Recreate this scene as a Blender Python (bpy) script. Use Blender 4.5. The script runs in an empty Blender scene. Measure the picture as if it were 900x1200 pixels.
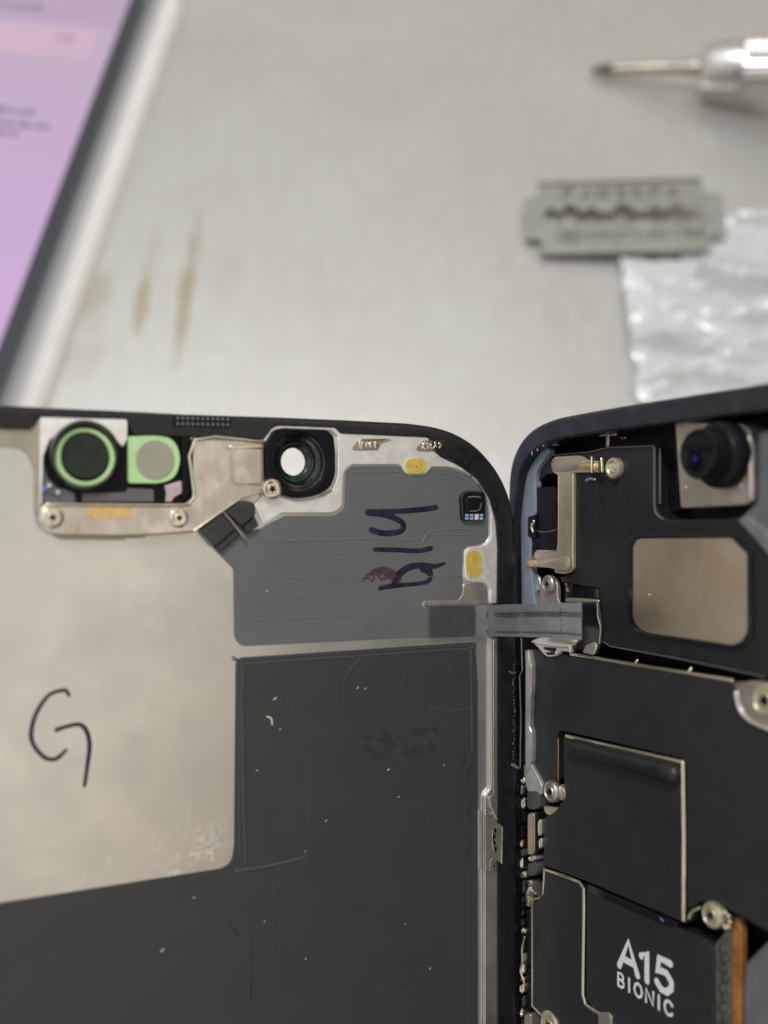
import bpy, math, random
from mathutils import Vector, Matrix, noise
from mathutils.geometry import tessellate_polygon
V = Vector
random.seed(7)
R = math.radians
S = 0.1                       # one scene unit = 1 cm; everything below is written in millimetres
C = bpy.context.scene.collection

# ------------------------------------------------------------------ frames
F, CX, CY = 1255.0, 450.0, 600.0
PHI, CAMH = R(29), 160.0
RIGHT, UP, FWD = V((1, 0, 0)), V((0, math.cos(PHI), math.sin(PHI))), V((0, math.sin(PHI), -math.cos(PHI)))
CAM = V((0, 0, CAMH))

def ray(x, y):
    return RIGHT * ((x - CX) / F) + UP * ((CY - y) / F) + FWD

def at(x, y, z):
    return CAM + ray(x, y) * z

class Frame:
    """a working plane: origin, two axes in it and its normal (mm)"""
    def __init__(s, o, ex, ey):
        s.o, s.ex = o, ex.normalized()
        s.n = s.ex.cross(ey).normalized()
        s.ey = s.n.cross(s.ex)
    def loc(s, x, y, h=0.0):
        d = ray(x, y)
        t = (h - (CAM - s.o).dot(s.n)) / d.dot(s.n)
        q = CAM + d * t - s.o
        return (q.dot(s.ex), q.dot(s.ey))
    def inv(s, p):
        q = p - s.o
        return (q.dot(s.ex), q.dot(s.ey), q.dot(s.n))
    def mm(s, x, y, h=0.0):                 # mm per photo pixel at that spot
        a, b = s.loc(x, y, h)
        p = s.o + s.ex * a + s.ey * b + s.n * h
        return (p - CAM).dot(FWD) / F
    def matrix(s):
        m = Matrix.Identity(4)
        for i, v in enumerate((s.ex, s.ey, s.n)):
            for k in range(3):
                m[k][i] = v[k]
        for k in range(3):
            m[k][3] = s.o[k] * S
        return m

tl, tr = math.atan2(F, 2350.0), math.atan2(F, 670.0)
LF = Frame(at(575, 760, 105), RIGHT * math.cos(tl) + FWD * math.sin(tl), UP)
RF = Frame(at(620, 760, 109.5), RIGHT * math.cos(tr) - FWD * math.sin(tr), UP)
TF = Frame(V((0, 0, 0)), V((1, 0, 0)), V((0, 1, 0)))

# ------------------------------------------------------------------ materials
def nodes(name):
    m = bpy.data.materials.new(name)
    m.use_nodes = True
    nt = m.node_tree
    return m, nt, nt.nodes['Principled BSDF']

def N(nt, kind, **kw):
    n = nt.nodes.new(kind)
    for k, v in kw.items():
        if k.startswith('i_'):
            key = k[2:]
            n.inputs[int(key) if key.isdigit() else key.replace('_', ' ')].default_value = v
        else:
            setattr(n, k, v)
    return n

def math_n(nt, op, a, b=None, clamp=False):
    n = N(nt, 'ShaderNodeMath', operation=op, use_clamp=clamp)
    for i, v in enumerate((a, b)):
        if v is None: continue
        if isinstance(v, (int, float)): n.inputs[i].default_value = v
        else: nt.links.new(v, n.inputs[i])
    return n.outputs[0]

def mixc(nt, fac, a, b, mode='MIX'):
    n = N(nt, 'ShaderNodeMix', data_type='RGBA', blend_type=mode)
    for sock, v in ((n.inputs[0], fac), (n.inputs[6], a), (n.inputs[7], b)):
        if isinstance(v, (int, float)): sock.default_value = v
        elif isinstance(v, tuple): sock.default_value = (*v[:3], 1)
        else: nt.links.new(v, sock)
    return n.outputs[2]

def smooth(nt, x, lo, hi, a=0.0, b=1.0):
    n = N(nt, 'ShaderNodeMapRange', interpolation_type='SMOOTHSTEP')
    nt.links.new(x, n.inputs[0])
    for i, v in zip((1, 2, 3, 4), (lo, hi, a, b)): n.inputs[i].default_value = v
    return n.outputs[0]

def coords(nt, stretch=(1, 1, 1), off=(0, 0, 0)):
    tc = N(nt, 'ShaderNodeTexCoord')
    mp = N(nt, 'ShaderNodeMapping')
    mp.inputs['Scale'].default_value = stretch
    mp.inputs['Location'].default_value = off
    nt.links.new(tc.outputs['Object'], mp.inputs[0])
    return mp.outputs[0]

def tex_noise(nt, co, scale, detail=4, rough=.55):
    n = N(nt, 'ShaderNodeTexNoise')
    n.inputs['Scale'].default_value = scale
    n.inputs['Detail'].default_value = detail
    n.inputs['Roughness'].default_value = rough
    nt.links.new(co, n.inputs['Vector'])
    return n.outputs['Fac']

def dust(nt, co, scale, radius, keep):
    """sparse specks: 1 on a speck"""
    v = N(nt, 'ShaderNodeTexVoronoi')
    v.inputs['Scale'].default_value = scale
    nt.links.new(co, v.inputs['Vector'])
    sp = N(nt, 'ShaderNodeSeparateColor')
    nt.links.new(v.outputs['Color'], sp.inputs[0])
    near = math_n(nt, 'LESS_THAN', v.outputs['Distance'], math_n(nt, 'MULTIPLY', sp.outputs[1], radius))
    return math_n(nt, 'MULTIPLY', near, math_n(nt, 'GREATER_THAN', sp.outputs[0], 1 - keep))

def mat(name, col, metal=0., rough=.5, var=0., vscale=2., tint=None, rvar=0., bump=0., bscale=80., stretch=(1, 1, 1),
        specks=None, spec=.5, coat=0., emit=None, trans=0., ior=1.45):
    m, nt, bs = nodes(name)
    bs.inputs['Base Color'].default_value = (*col, 1)
    bs.inputs['Metallic'].default_value = metal
    bs.inputs['Roughness'].default_value = rough
    bs.inputs['Specular IOR Level'].default_value = spec
    bs.inputs['Coat Weight'].default_value = coat
    bs.inputs['Coat Roughness'].default_value = .1
    bs.inputs['Transmission Weight'].default_value = trans
    bs.inputs['IOR'].default_value = ior
    co = coords(nt, stretch)
    plain = coords(nt)
    c = None
    if var or tint:
        f = tex_noise(nt, plain, vscale, 5)
        f = smooth(nt, f, .3, .7)
        hi = tint if tint else tuple(min(1, k * (1 + var)) for k in col)
        c = mixc(nt, f, tuple(k * (1 - var) for k in col), hi)
    if rvar:
        f = tex_noise(nt, plain, vscale * 2.3, 5)
        nt.links.new(smooth(nt, f, .3, .7, max(.03, rough - rvar), min(1, rough + rvar)), bs.inputs['Roughness'])
    if specks:
        sc, rad, keep, dcol = specks
        d = dust(nt, plain, sc, rad, keep)
        c = mixc(nt, d, c if c is not None else col, dcol)
        if metal:
            nt.links.new(math_n(nt, 'MULTIPLY', math_n(nt, 'SUBTRACT', 1.0, d), metal), bs.inputs['Metallic'])
    if c is not None:
        nt.links.new(c, bs.inputs['Base Color'])
    if bump:
        f = tex_noise(nt, co, bscale, 3)
        b = N(nt, 'ShaderNodeBump')
        b.inputs['Strength'].default_value = bump
        b.inputs['Distance'].default_value = .004
        nt.links.new(f, b.inputs['Height'])
        nt.links.new(b.outputs[0], bs.inputs['Normal'])
    if emit:
        bs.inputs['Emission Color'].default_value = (*emit[:3], 1)
        bs.inputs['Emission Strength'].default_value = emit[3]
    return m

M = {}
M['steel'] = mat('satin_steel', (.66, .63, .60), 1, .36, .06, 6, rvar=.08, bump=.10, bscale=160, specks=(9, .10, .10, (.8, .8, .78)))
M['grain_steel'] = mat('grainy_steel', (.96, .925, .91), .75, .42, .08, 9, rvar=.08, bump=.35, bscale=220)
M['rail'] = mat('rail_steel', (.54, .50, .47), .9, .34, .08, 4, rvar=.06, bump=.06, bscale=60, stretch=(6, .6, 1))
M['bracket'] = mat('nickel_bracket', (.61, .515, .48), 1, .27, .03, 3, tint=(.66, .60, .555), rvar=.08, bump=.03, bscale=120)
M['nickel'] = mat('bright_nickel', (.82, .77, .66), 1, .22, .08, 12, rvar=.08)
M['champagne'] = mat('champagne_metal', (.52, .47, .34), .7, .34, .06, 6, rvar=.06, bump=.02, bscale=60)
M['rim_metal'] = mat('pale_rim_metal', (.74, .68, .53), .95, .27, .05, 8)
M['soft_steel'] = mat('soft_steel', (.46, .46, .44), .7, .34, .15, 8, rvar=.08)
M['pale_gold'] = mat('pale_gold', (.62, .48, .20), .8, .4, .1, 12)
M['dull_metal'] = mat('dull_grey_metal', (.42, .38, .33), .8, .45, .08, 8, rvar=.08, bump=.05, bscale=160)
M['gold'] = mat('gold_pad', (.74, .57, .12), .5, .45, .12, 18, bump=.35, bscale=120)
M['copper_gold'] = mat('copper_gold', (.80, .55, .26), .8, .45, .12, 14, bump=.15, bscale=120)
M['copper_box'] = mat('pinkish_metal', (.52, .40, .33), .85, .34, .1, 12)
M['pale_metal'] = mat('pale_metal', (.66, .64, .58), .45, .35, .08, 10)
M['bronze'] = mat('bronze', (.42, .28, .14), 1, .32, .2, 12, rvar=.1)
M['polymer'] = mat('orange_polymer', (.26, .105, .025), 0, .4, .3, 10, coat=.3)
M['film'] = mat('graphite_film', (.040, .0412, .043), 0, .42, .04, 2, rvar=.03, bump=.12, bscale=90, specks=(7, .05, .06, (.4, .4, .38)))
M['film_gloss'] = mat('grey_film', (.118, .122, .126), 0, .34, .05, 1.2, rvar=.04, bump=.10, bscale=60, specks=(5, .03, .15, (.4, .4, .36)))
M['film_edge'] = mat('film_edge', (.058, .061, .064), 0, .28)
M['film_patch'] = mat('film_patch', (.034, .035, .037), 0, .5, .3, 8)
M['tape'] = mat('black_tape', (.055, .058, .058), 0, .36, .2, 8, rvar=.1, bump=.15, bscale=60)
M['tape_dark'] = mat('glossy_black_tape', (.028, .029, .030), 0, .24, .15, 8, rvar=.06)
M['bezel'] = mat('black_polymer_frame', (.009, .0095, .0115), 0, .33, .18, 6, rvar=.12, bump=.15, bscale=70, specks=(10, .05, .05, (.4, .4, .38)), spec=.55)
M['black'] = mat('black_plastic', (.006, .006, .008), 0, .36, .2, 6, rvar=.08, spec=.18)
M['gloss_black'] = mat('gloss_black', (.008, .008, .010), 0, .12, .2, 6, coat=.4)
M['frame'] = mat('midnight_aluminium', (.042, .047, .058), .8, .28, .2, 5, rvar=.1, bump=.08, bscale=70, specks=(11, .06, .06, (.45, .44, .4)))
M['ledge'] = mat('blue_grey_metal', (.25, .30, .37), .35, .4, .12, 7, rvar=.1, bump=.25, bscale=90)
M['shield'] = mat('black_shield_film', (.0165, .017, .0185), 0, .46, .05, 2, rvar=.06, bump=.10, bscale=200, specks=(6, .035, .10, (.35, .34, .3)))
M['cover'] = mat('black_cover', (.0095, .0095, .0105), 0, .42, .15, 4, rvar=.06, bump=.08, bscale=140, specks=(8, .04, .06, (.3, .3, .28)))
M['foam'] = mat('black_foam', (.012, .012, .013), 0, .42, .3, 10, bump=.3, bscale=60)
M['green'] = mat('green_gasket', (.44, .68, .33), 0, .34, .05, 8)
M['olive'] = mat('olive_filter', (.32, .31, .25), .0, .5, .04, 8)
M['dark_glass'] = mat('dark_green_glass', (.010, .022, .013), 0, .2, .3, 8, spec=.4)
M['bore_green'] = mat('dark_green_ring', (.012, .05, .03), 0, .25, .3, 8)
M['lens'] = mat('lens_glass', (.004, .004, .007), 0, .12, spec=.25)
M['lens_blue'] = mat('blue_lens_coating', (.03, .02, .30), .6, .15)
M['ink'] = mat('violet_marker_ink', (.015, .011, .034), 0, .4, .55, 12, rvar=.12)
M['ink_faded'] = mat('smeared_marker_ink', (.060, .030, .048), 0, .5, .4, 30)
M['print_white'] = mat('white_print', (.62, .62, .66), 0, .5)
M['flex'] = mat('grey_flex', (.13, .135, .140), 0, .38, .12, 6, rvar=.08, bump=.1, bscale=40, stretch=(.3, 5, 1))
M['flex_dark'] = mat('dark_flex', (.052, .054, .056), 0, .42, .12, 12, bump=.25, bscale=120)
M['board'] = mat('board_edge', (.07, .075, .06), 0, .5, .3, 14)
M['bead'] = mat('underfill_bead', (.045, .05, .04), 0, .3, .3, 20)
M['chip_blue'] = mat('blue_capacitor', (.10, .20, .55), .1, .3)
M['chip_white'] = mat('white_capacitor', (.7, .68, .6), .2, .35)
M['crumb'] = mat('dust_crumb', (.42, .41, .38), 0, .7)
M['chip_pink'] = mat('pink_reflective_foil', (.62, .50, .56), .8, .3, .1, 10)
M['grey_plastic'] = mat('grey_plastic', (.11, .11, .12), 0, .4, .1, 6)
M['fleck'] = mat('yellowish_adhesive', (.38, .32, .18), 0, .4, .4, 30)
M['blade'] = mat('blade_steel', (.30, .30, .27), .7, .42, .08, 3, rvar=.06, bump=.05, bscale=40)
M['blade_print'] = mat('blade_print', (.10, .10, .085), .2, .5)
M['chrome'] = mat('turned_chrome', (.58, .565, .545), 1, .26, .06, 5, rvar=.06)
M['shaft'] = mat('driver_shaft', (.42, .38, .33), 1, .3, .1, 6, rvar=.06)
M['tip'] = mat('blackened_tip', (.10, .095, .085), .9, .4)
M['alu'] = mat('silver_aluminium', (.88, .87, .86), 0., .36, .03, .6, rvar=.04)
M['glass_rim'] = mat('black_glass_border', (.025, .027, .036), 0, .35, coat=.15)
M['rim_sheen_dark'] = mat('painted_sheen_grey', (.20, .20, .215), 0, .4)  # four tones that paint the tablet rim's reflection in steps
M['rim_sheen_mid'] = mat('painted_sheen_mid', (.36, .36, .37), 0, .4)
M['rim_sheen_black'] = mat('painted_sheen_black', (.07, .072, .085), 0, .4)
M['rim_sheen_pale'] = mat('painted_sheen_pale', (.66, .66, .67), 0, .4)
M['screen'] = mat('lit_screen', (.05, .045, .05), 0, .4, emit=(.57, .42, .58, .86))
_nt = M['screen'].node_tree
_sp = N(_nt, 'ShaderNodeSeparateXYZ')
_nt.links.new(coords(_nt), _sp.inputs[0])
_nt.links.new(mixc(_nt, smooth(_nt, _sp.outputs[1], -11.5, -1.5), (.60, .39, .68), (.52, .39, .54)), _nt.nodes['Principled BSDF'].inputs['Emission Color'])
M['screen_band'] = mat('lit_screen_band', (.05, .045, .05), 0, .4, emit=(.60, .42, .55, .86))
M['screen_header'] = mat('lit_screen_header', (.05, .045, .05), 0, .4, emit=(.47, .34, .50, .85))
M['screen_text'] = mat('grey_screen_text', (.02, .02, .02), 0, .5, emit=(.22, .16, .26, .8))
M['screen_red'] = mat('red_screen_text', (.02, .02, .02), 0, .5, emit=(.50, .22, .30, .8))

# big silver plate with smudges and powdery dust in its lower corner
def shield_plate_mat():
    m, nt, bs = nodes('smudged_midplate')
    co = coords(nt)
    big = smooth(nt, tex_noise(nt, co, .7, 4), .35, .65)
    c = mixc(nt, big, (.77, .75, .715), (.69, .685, .665))
    fine = smooth(nt, tex_noise(nt, co, 5, 6, .65), .52, .75)
    c = mixc(nt, math_n(nt, 'MULTIPLY', fine, .18), c, (.62, .61, .60))
    # powder: speckles gathered in soft clumps
    sep = N(nt, 'ShaderNodeSeparateXYZ')
    nt.links.new(co, sep.inputs[0])
    cl = smooth(nt, tex_noise(nt, co, 2.6, 6, .7), .47, .60)
    low = smooth(nt, sep.outputs[1], -1.0, -1.9)
    rgt = math_n(nt, 'MULTIPLY', smooth(nt, sep.outputs[0], -4.4, -3.3), smooth(nt, sep.outputs[0], -2.2, -2.4))
    p1 = math_n(nt, 'MULTIPLY', math_n(nt, 'MULTIPLY', low, rgt), cl)
    gr = smooth(nt, tex_noise(nt, co, 24, 3, .6), .46, .60)
    pw = math_n(nt, 'MULTIPLY', p1, gr)
    sp = dust(nt, co, 11, .16, .10)
    sp2 = dust(nt, co, 5, .05, .25)
    spz = math_n(nt, 'ADD', math_n(nt, 'MULTIPLY', sp, math_n(nt, 'MULTIPLY', low, rgt)), math_n(nt, 'MULTIPLY', sp2, .5), True)
    powder = math_n(nt, 'ADD', math_n(nt, 'MULTIPLY', pw, .75), spz, True)
    c = mixc(nt, powder, c, (.97, .96, .94))
    nt.links.new(c, bs.inputs['Base Color'])
    nt.links.new(math_n(nt, 'SUBTRACT', .92, math_n(nt, 'MULTIPLY', powder, .6)), bs.inputs['Metallic'])
    nt.links.new(smooth(nt, tex_noise(nt, co, 1.6, 5, .6),   .3, .7, .27, .40), bs.inputs['Roughness'])
    b = N(nt, 'ShaderNodeBump')
    b.inputs['Strength'].default_value = .08
    b.inputs['Distance'].default_value = .003
    nt.links.new(tex_noise(nt, co, 150, 2), b.inputs['Height'])
    nt.links.new(b.outputs[0], bs.inputs['Normal'])
    return m
M['midplate'] = shield_plate_mat()

def window_mat():                      # the brownish metal window of the body, with cloudy fingerprints
    m, nt, bs = nodes('fingerprinted_metal')
    co = coords(nt)
    f = smooth(nt, tex_noise(nt, co, 1.5, 7, .65), .42, .66)
    nt.links.new(mixc(nt, f, (.60, .47, .35), (.63, .545, .45)), bs.inputs['Base Color'])
    nt.links.new(smooth(nt, tex_noise(nt, co, 1.3, 6, .6), .35, .65, .36, .44), bs.inputs['Roughness'])
    bs.inputs['Metallic'].default_value = .95
    return m
M['window'] = window_mat()

def table_mat():
    m, nt, bs = nodes('worktop_sheet')
    co = coords(nt)
    br = tex_noise(nt, coords(nt, (1, .08, 1)), 5, 5, .6)
    bl = smooth(nt, tex_noise(nt, co, .22, 4), .3, .7)
    c = mixc(nt, bl, (.465, .458, .428), (.50, .50, .485))
    c = mixc(nt, math_n(nt, 'MULTIPLY', smooth(nt, br, .45, .75), .08), c, (.52, .515, .50))
    sp = smooth(nt, tex_noise(nt, coords(nt, (1.4, .9, 1)), 2.1, 8, .75), .48, .66)
    c = mixc(nt, math_n(nt, 'MULTIPLY', sp, .30), c, (.60, .605, .60))
    c = mixc(nt, math_n(nt, 'MULTIPLY', dust(nt, co, 1.3, .05, .35), .45), c, (.16, .14, .11))
    wob = tex_noise(nt, co, 1.1, 4)
    # dried rusty drips: centre (photo spot), half sizes in cm, strength
    for (x, y, sx, sy, st) in ((166, 350, .18, 1.2, .52), (178, 300, .2, 1.3, .12), (217, 350, .17, 1.7, .55), (230, 290, .16, 1.5, .18),
                               (106, 352, .5, 1.0, .36), (262, 335, .3, 1.0, .07), (95, 420, .5, .7, .2)):
        a, b = TF.loc(x, y, 0)
        mp = N(nt, 'ShaderNodeMapping')
        mp.vector_type = 'POINT'
        mp.inputs['Location'].default_value = (-a * S / sx, -b * S / sy, 0)
        mp.inputs['Scale'].default_value = (1 / sx, 1 / sy, 0)
        nt.links.new(co, mp.inputs[0])
        ln = N(nt, 'ShaderNodeVectorMath', operation='LENGTH')
        nt.links.new(mp.outputs[0], ln.inputs[0])
        d = math_n(nt, 'ADD', ln.outputs['Value'], math_n(nt, 'MULTIPLY', math_n(nt, 'SUBTRACT', wob, .5), 1.6))
        f = math_n(nt, 'MULTIPLY', smooth(nt, d, 1.1, .35), st)
        c = mixc(nt, f, c, (.27, .20, .09))
    nt.links.new(c, bs.inputs['Base Color'])
    nt.links.new(smooth(nt, br, .3, .7, .41, .45), bs.inputs['Roughness'])
    bs.inputs['Metallic'].default_value = .72
    return m
M['table'] = table_mat()

def wrap_mat():
    m, nt, bs = nodes('clear_plastic_wrap')
    bs.inputs['Base Color'].default_value = (.86, .86, .885, 1)
    bs.inputs['Roughness'].default_value = .16
    bs.inputs['Transmission Weight'].default_value = .5
    bs.inputs['IOR'].default_value = 1.3
    bs.inputs['Coat Weight'].default_value = .8
    bs.inputs['Coat Roughness'].default_value = .12
    b = N(nt, 'ShaderNodeBump')
    b.inputs['Strength'].default_value = .25
    b.inputs['Distance'].default_value = .05
    nt.links.new(tex_noise(nt, coords(nt, (.7, 1.6, 1)), 4, 4), b.inputs['Height'])
    nt.links.new(b.outputs[0], bs.inputs['Normal'])
    return m
M['wrap'] = wrap_mat()

# ------------------------------------------------------------------ mesh helpers
def link(name, verts, faces, m, parent=None, ang=35):
    me = bpy.data.meshes.new(name)
    me.from_pydata([tuple(c * S for c in v) for v in verts], [], faces)
    me.validate()
    me.polygons.foreach_set('use_smooth', [True] * len(me.polygons))
    me.update()
    me.set_sharp_from_angle(angle=R(ang))
    if m is not None:
        me.materials.append(m)
    o = bpy.data.objects.new(name, me)
    C.objects.link(o)
    if parent is not None:
        o.parent = parent
    return o

def root(name, frame, label, cat, group=None):
    o = bpy.data.objects.new(name, None)
    C.objects.link(o)
    o.matrix_world = frame.matrix()
    o.empty_display_size = .5
    o['label'] = label
    o['category'] = cat
    if group: o['group'] = group
    return o

def rp(pts, seg=6):
    """round the corners of a closed outline: (x, y) or (x, y, radius)"""
    out, n = [], len(pts)
    for i, p in enumerate(pts):
        if len(p) < 3 or p[2] <= 0:
            out.append((p[0], p[1])); continue
        c = V(p[:2]); a = V(pts[i - 1][:2]); b = V(pts[(i + 1) % n][:2])
        u, w = (a - c), (b - c)
        r = min(p[2], u.length * .49, w.length * .49)
        s, e = c + u.normalized() * r, c + w.normalized() * r
        for k in range(seg + 1):
            t = k / seg
            q = s * (1 - t) ** 2 + c * 2 * t * (1 - t) + e * t * t
            out.append((q.x, q.y))
    return out

def spline(pts, n=5):
    """a smooth curve through an open run of points"""
    P, out = [V(p[:2]) for p in pts], []
    for i in range(len(P) - 1):
        p0, p1, p2, p3 = P[max(0, i - 1)], P[i], P[i + 1], P[min(len(P) - 1, i + 2)]
        for j in range(n):
            t = j / n
            q = .5 * ((2 * p1) + (p2 - p0) * t + (2 * p0 - 5 * p1 + 4 * p2 - p3) * t * t + (3 * p1 - p0 - 3 * p2 + p3) * t ** 3)
            out.append((q.x, q.y))
    return out + [(P[-1].x, P[-1].y)]

def clean(pts):
    out = []
    for p in pts:
        if not out or (V(p) - V(out[-1])).length > 1e-4: out.append(p)
    if len(out) > 2 and (V(out[0]) - V(out[-1])).length < 1e-4: out.pop()
    a = sum(out[i - 1][0] * out[i][1] - out[i][0] * out[i - 1][1] for i in range(len(out)))
    return out if a > 0 else out[::-1]

def inset(pts, d):
    n, out = len(pts), []
    for i in range(n):
        a, b, c = V(pts[i - 1]), V(pts[i]), V(pts[(i + 1) % n])
        e1, e2 = (b - a).normalized(), (c - b).normalized()
        n1, n2 = V((-e1.y, e1.x)), V((-e2.y, e2.x))
        m = n1 + n2
        if m.length < 1e-6: m = n1
        m.normalize()
        k = d / max(.35, m.dot(n1))
        out.append(tuple(b + m * k))
    return out

class Mesh:
    def __init__(s): s.v, s.f, s.flat = [], [], False
    def build(s, name, m, parent=None, ang=35): return link(name, s.v, s.f, m, parent, 19 if s.flat else ang)
    def plate(s, outer, h0, h1, bev=.04, holes=(), bo=0):
        s.flat = True
        outer = clean(outer)
        holes = [clean(h)[::-1] for h in holes]           # holes run clockwise: inset() then grows them outward from the hole
        loops = [outer] + holes
        tops = []
        for li, lp in enumerate(loops):
            lv = []
            levels = [(0, h0), (0, h1 - bev), (bev * .3, h1 - bev * .3), (bev, h1)] if bev > 0 else [(0, h0), (0, h1)]
            if bo and li == 0:                             # a broad rounded outer edge
                levels = [(0, h0)] + [(bo * (1 - math.cos(a * math.pi / 14)), h1 - bo + bo * math.sin(a * math.pi / 14)) for a in range(8)]
            for d, h in levels:
                q = inset(lp, d) if d else lp
                b0 = len(s.v)
                s.v += [(x, y, h) for x, y in q]
                lv.append((b0, q, h))
            n = len(lp)
            for (b0, _, _), (b1, _, _) in zip(lv, lv[1:]):
                for i in range(n):
                    j = (i + 1) % n
                    s.f.append((b0 + i, b0 + j, b1 + j, b1 + i))
            tops.append((lv[0], lv[-1]))
        for which in (1, 0):
            polys = [[V((x, y, 0)) for x, y in t[which][1]] for t in tops]
            idx = [t[which][0] + i for t in tops for i in range(len(t[which][1]))]
            for t in tessellate_polygon(polys):
                f = [idx[i] for i in t]
                a, b, c = (V(s.v[i]) for i in f)
                up = (b - a).cross(c - a).z > 0
                s.f.append(tuple(f) if up == (which == 1) else tuple(f[::-1]))
        return s
    def tube(s, path, w, hz=None, k=8, smooth=0, cap=True):
        pts = [V(p) for p in path]
        ws = w if isinstance(w, (list, tuple)) else [w] * len(pts)
        if smooth:
            P, W = [], []
            for i in range(len(pts) - 1):
                p0, p1, p2, p3 = pts[max(0, i - 1)], pts[i], pts[i + 1], pts[min(len(pts) - 1, i + 2)]
                for j in range(smooth):
                    t = j / smooth
                    P.append(.5 * ((2 * p1) + (p2 - p0) * t + (2 * p0 - 5 * p1 + 4 * p2 - p3) * t * t + (3 * p1 - p0 - 3 * p2 + p3) * t ** 3))
                    W.append(ws[i] * (1 - t) + ws[i + 1] * t)
            pts, ws = P + [pts[-1]], W + [ws[-1]]
        rings = []
        n = len(pts)
        for i, p in enumerate(pts):
            t = (pts[min(n - 1, i + 1)] - pts[max(0, i - 1)])
            t = t.normalized() if t.length > 1e-7 else V((1, 0, 0))
            ref = V((0, 0, 1)) if abs(t.z) < .9 else V((1, 0, 0))
            side = ref.cross(t).normalized()
            nn = t.cross(side).normalized()
            hh = hz if hz is not None else ws[i]
            rings.append((p, side, nn, ws[i], hh, t))
        if cap:                                            # rounded ends
            p, sd, nn, ww, hh, t = rings[0]
            pre = [(p - t * ww * .85, sd, nn, ww * .3, hh * .4, t), (p - t * ww * .55, sd, nn, ww * .8, hh * .8, t)]
            p, sd, nn, ww, hh, t = rings[-1]
            post = [(p + t * ww * .55, sd, nn, ww * .8, hh * .8, t), (p + t * ww * .85, sd, nn, ww * .3, hh * .4, t)]
            rings = pre + rings + post
        b0 = len(s.v)
        for p, sd, nn, ww, hh, _ in rings:
            for j in range(k):
                a = 2 * math.pi * j / k
                s.v.append(tuple(p + sd * ww * math.cos(a) + nn * hh * math.sin(a)))
        for i in range(len(rings) - 1):
            for j in range(k):
                jj = (j + 1) % k
                s.f.append((b0 + i * k + j, b0 + i * k + jj, b0 + (i + 1) * k + jj, b0 + (i + 1) * k + j))
        s.f.append(tuple(b0 + j for j in range(k))[::-1])
        s.f.append(tuple(b0 + (len(rings) - 1) * k + j for j in range(k)))
        return s
    def lathe(s, c, prof, k=40, close=True, sq=1.0):
        b0 = len(s.v)
        for r, h in prof:
            for j in range(k):
                a = 2 * math.pi * j / k
                s.v.append((c[0] + r * math.cos(a), c[1] + r * sq * math.sin(a), h))
        for i in range(len(prof) - 1):
            for j in range(k):
                jj = (j + 1) % k
                s.f.append((b0 + i * k + j, b0 + i * k + jj, b0 + (i + 1) * k + jj, b0 + (i + 1) * k + j))
        if close:
            s.f.append(tuple(b0 + (len(prof) - 1) * k + j for j in range(k)))
            s.f.append(tuple(b0 + j for j in range(k))[::-1])
        return s

def circle(c, r, k=32, sq=1.0):
    return [(c[0] + r * math.cos(2 * math.pi * i / k), c[1] + r * sq * math.sin(2 * math.pi * i / k)) for i in range(k)]

def pl(fr, name, par, pts, h0, h1, m, bev=.04, holes=(), seg=6):
    """a plate whose outline was measured on the photo, laid on its frame between two heights"""
    out = [fr.loc(x, y, h1) for x, y in rp(pts, seg)]
    return Mesh().plate(out, h0, h1, bev, holes).build(name, m, par)

def tb(fr, name, par, path, wpx, h, m, hz=None, sm=6, k=8):
    """a bead or stroke measured on the photo; width in photo pixels"""
    a0 = path[len(path) // 2]
    q = fr.mm(a0[0], a0[1], h)
    ws = [(p[2] if len(p) > 2 else wpx) * .5 * q for p in path]
    return Mesh().tube([(*fr.loc(p[0], p[1], h), h) for p in path], ws, hz, k, sm).build(name, m, par)

def screw(fr, par, x, y, rpx, h, m, tall=.35, star=True, name='screw'):
    q = fr.mm(x, y, h) * rpx
    c = fr.loc(x, y, h + tall)
    o = Mesh().lathe(c, [(q * .95, h - .3), (q, h), (q, h + tall * .6), (q * .9, h + tall * .9), (q * .74, h + tall), (q * .70, h + tall - .07),
                         (q * .52, h + tall - .09), (q * .48, h + tall - .02), (q * .1, h + tall - .02)], 36).build(name, m, par)
    n = 10
    pts = [(c[0] + q * (.40 if i % 2 else .22) * math.cos(math.pi * i / 5 + .3), c[1] + q * (.40 if i % 2 else .22) * math.sin(math.pi * i / 5 + .3)) for i in range(n)]
    Mesh().plate(pts, h + tall - .05, h + tall + .004, 0).build('recess', M['black'], o)
    return o

# ------------------------------------------------------------------ worktop
def worktop():
    a, b = 900, 900
    pts = [(-a, -b + 150), (a, -b + 150), (a, b + 150), (-a, b + 150)]
    o = Mesh().plate(rp([(*p, 20) for p in pts]), -3, 0, .5).build('worktop', M['table'])
    o['kind'] = 'structure'
    o['label'] = 'matt grey metal worktop with brownish drip stains'
worktop()

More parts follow.
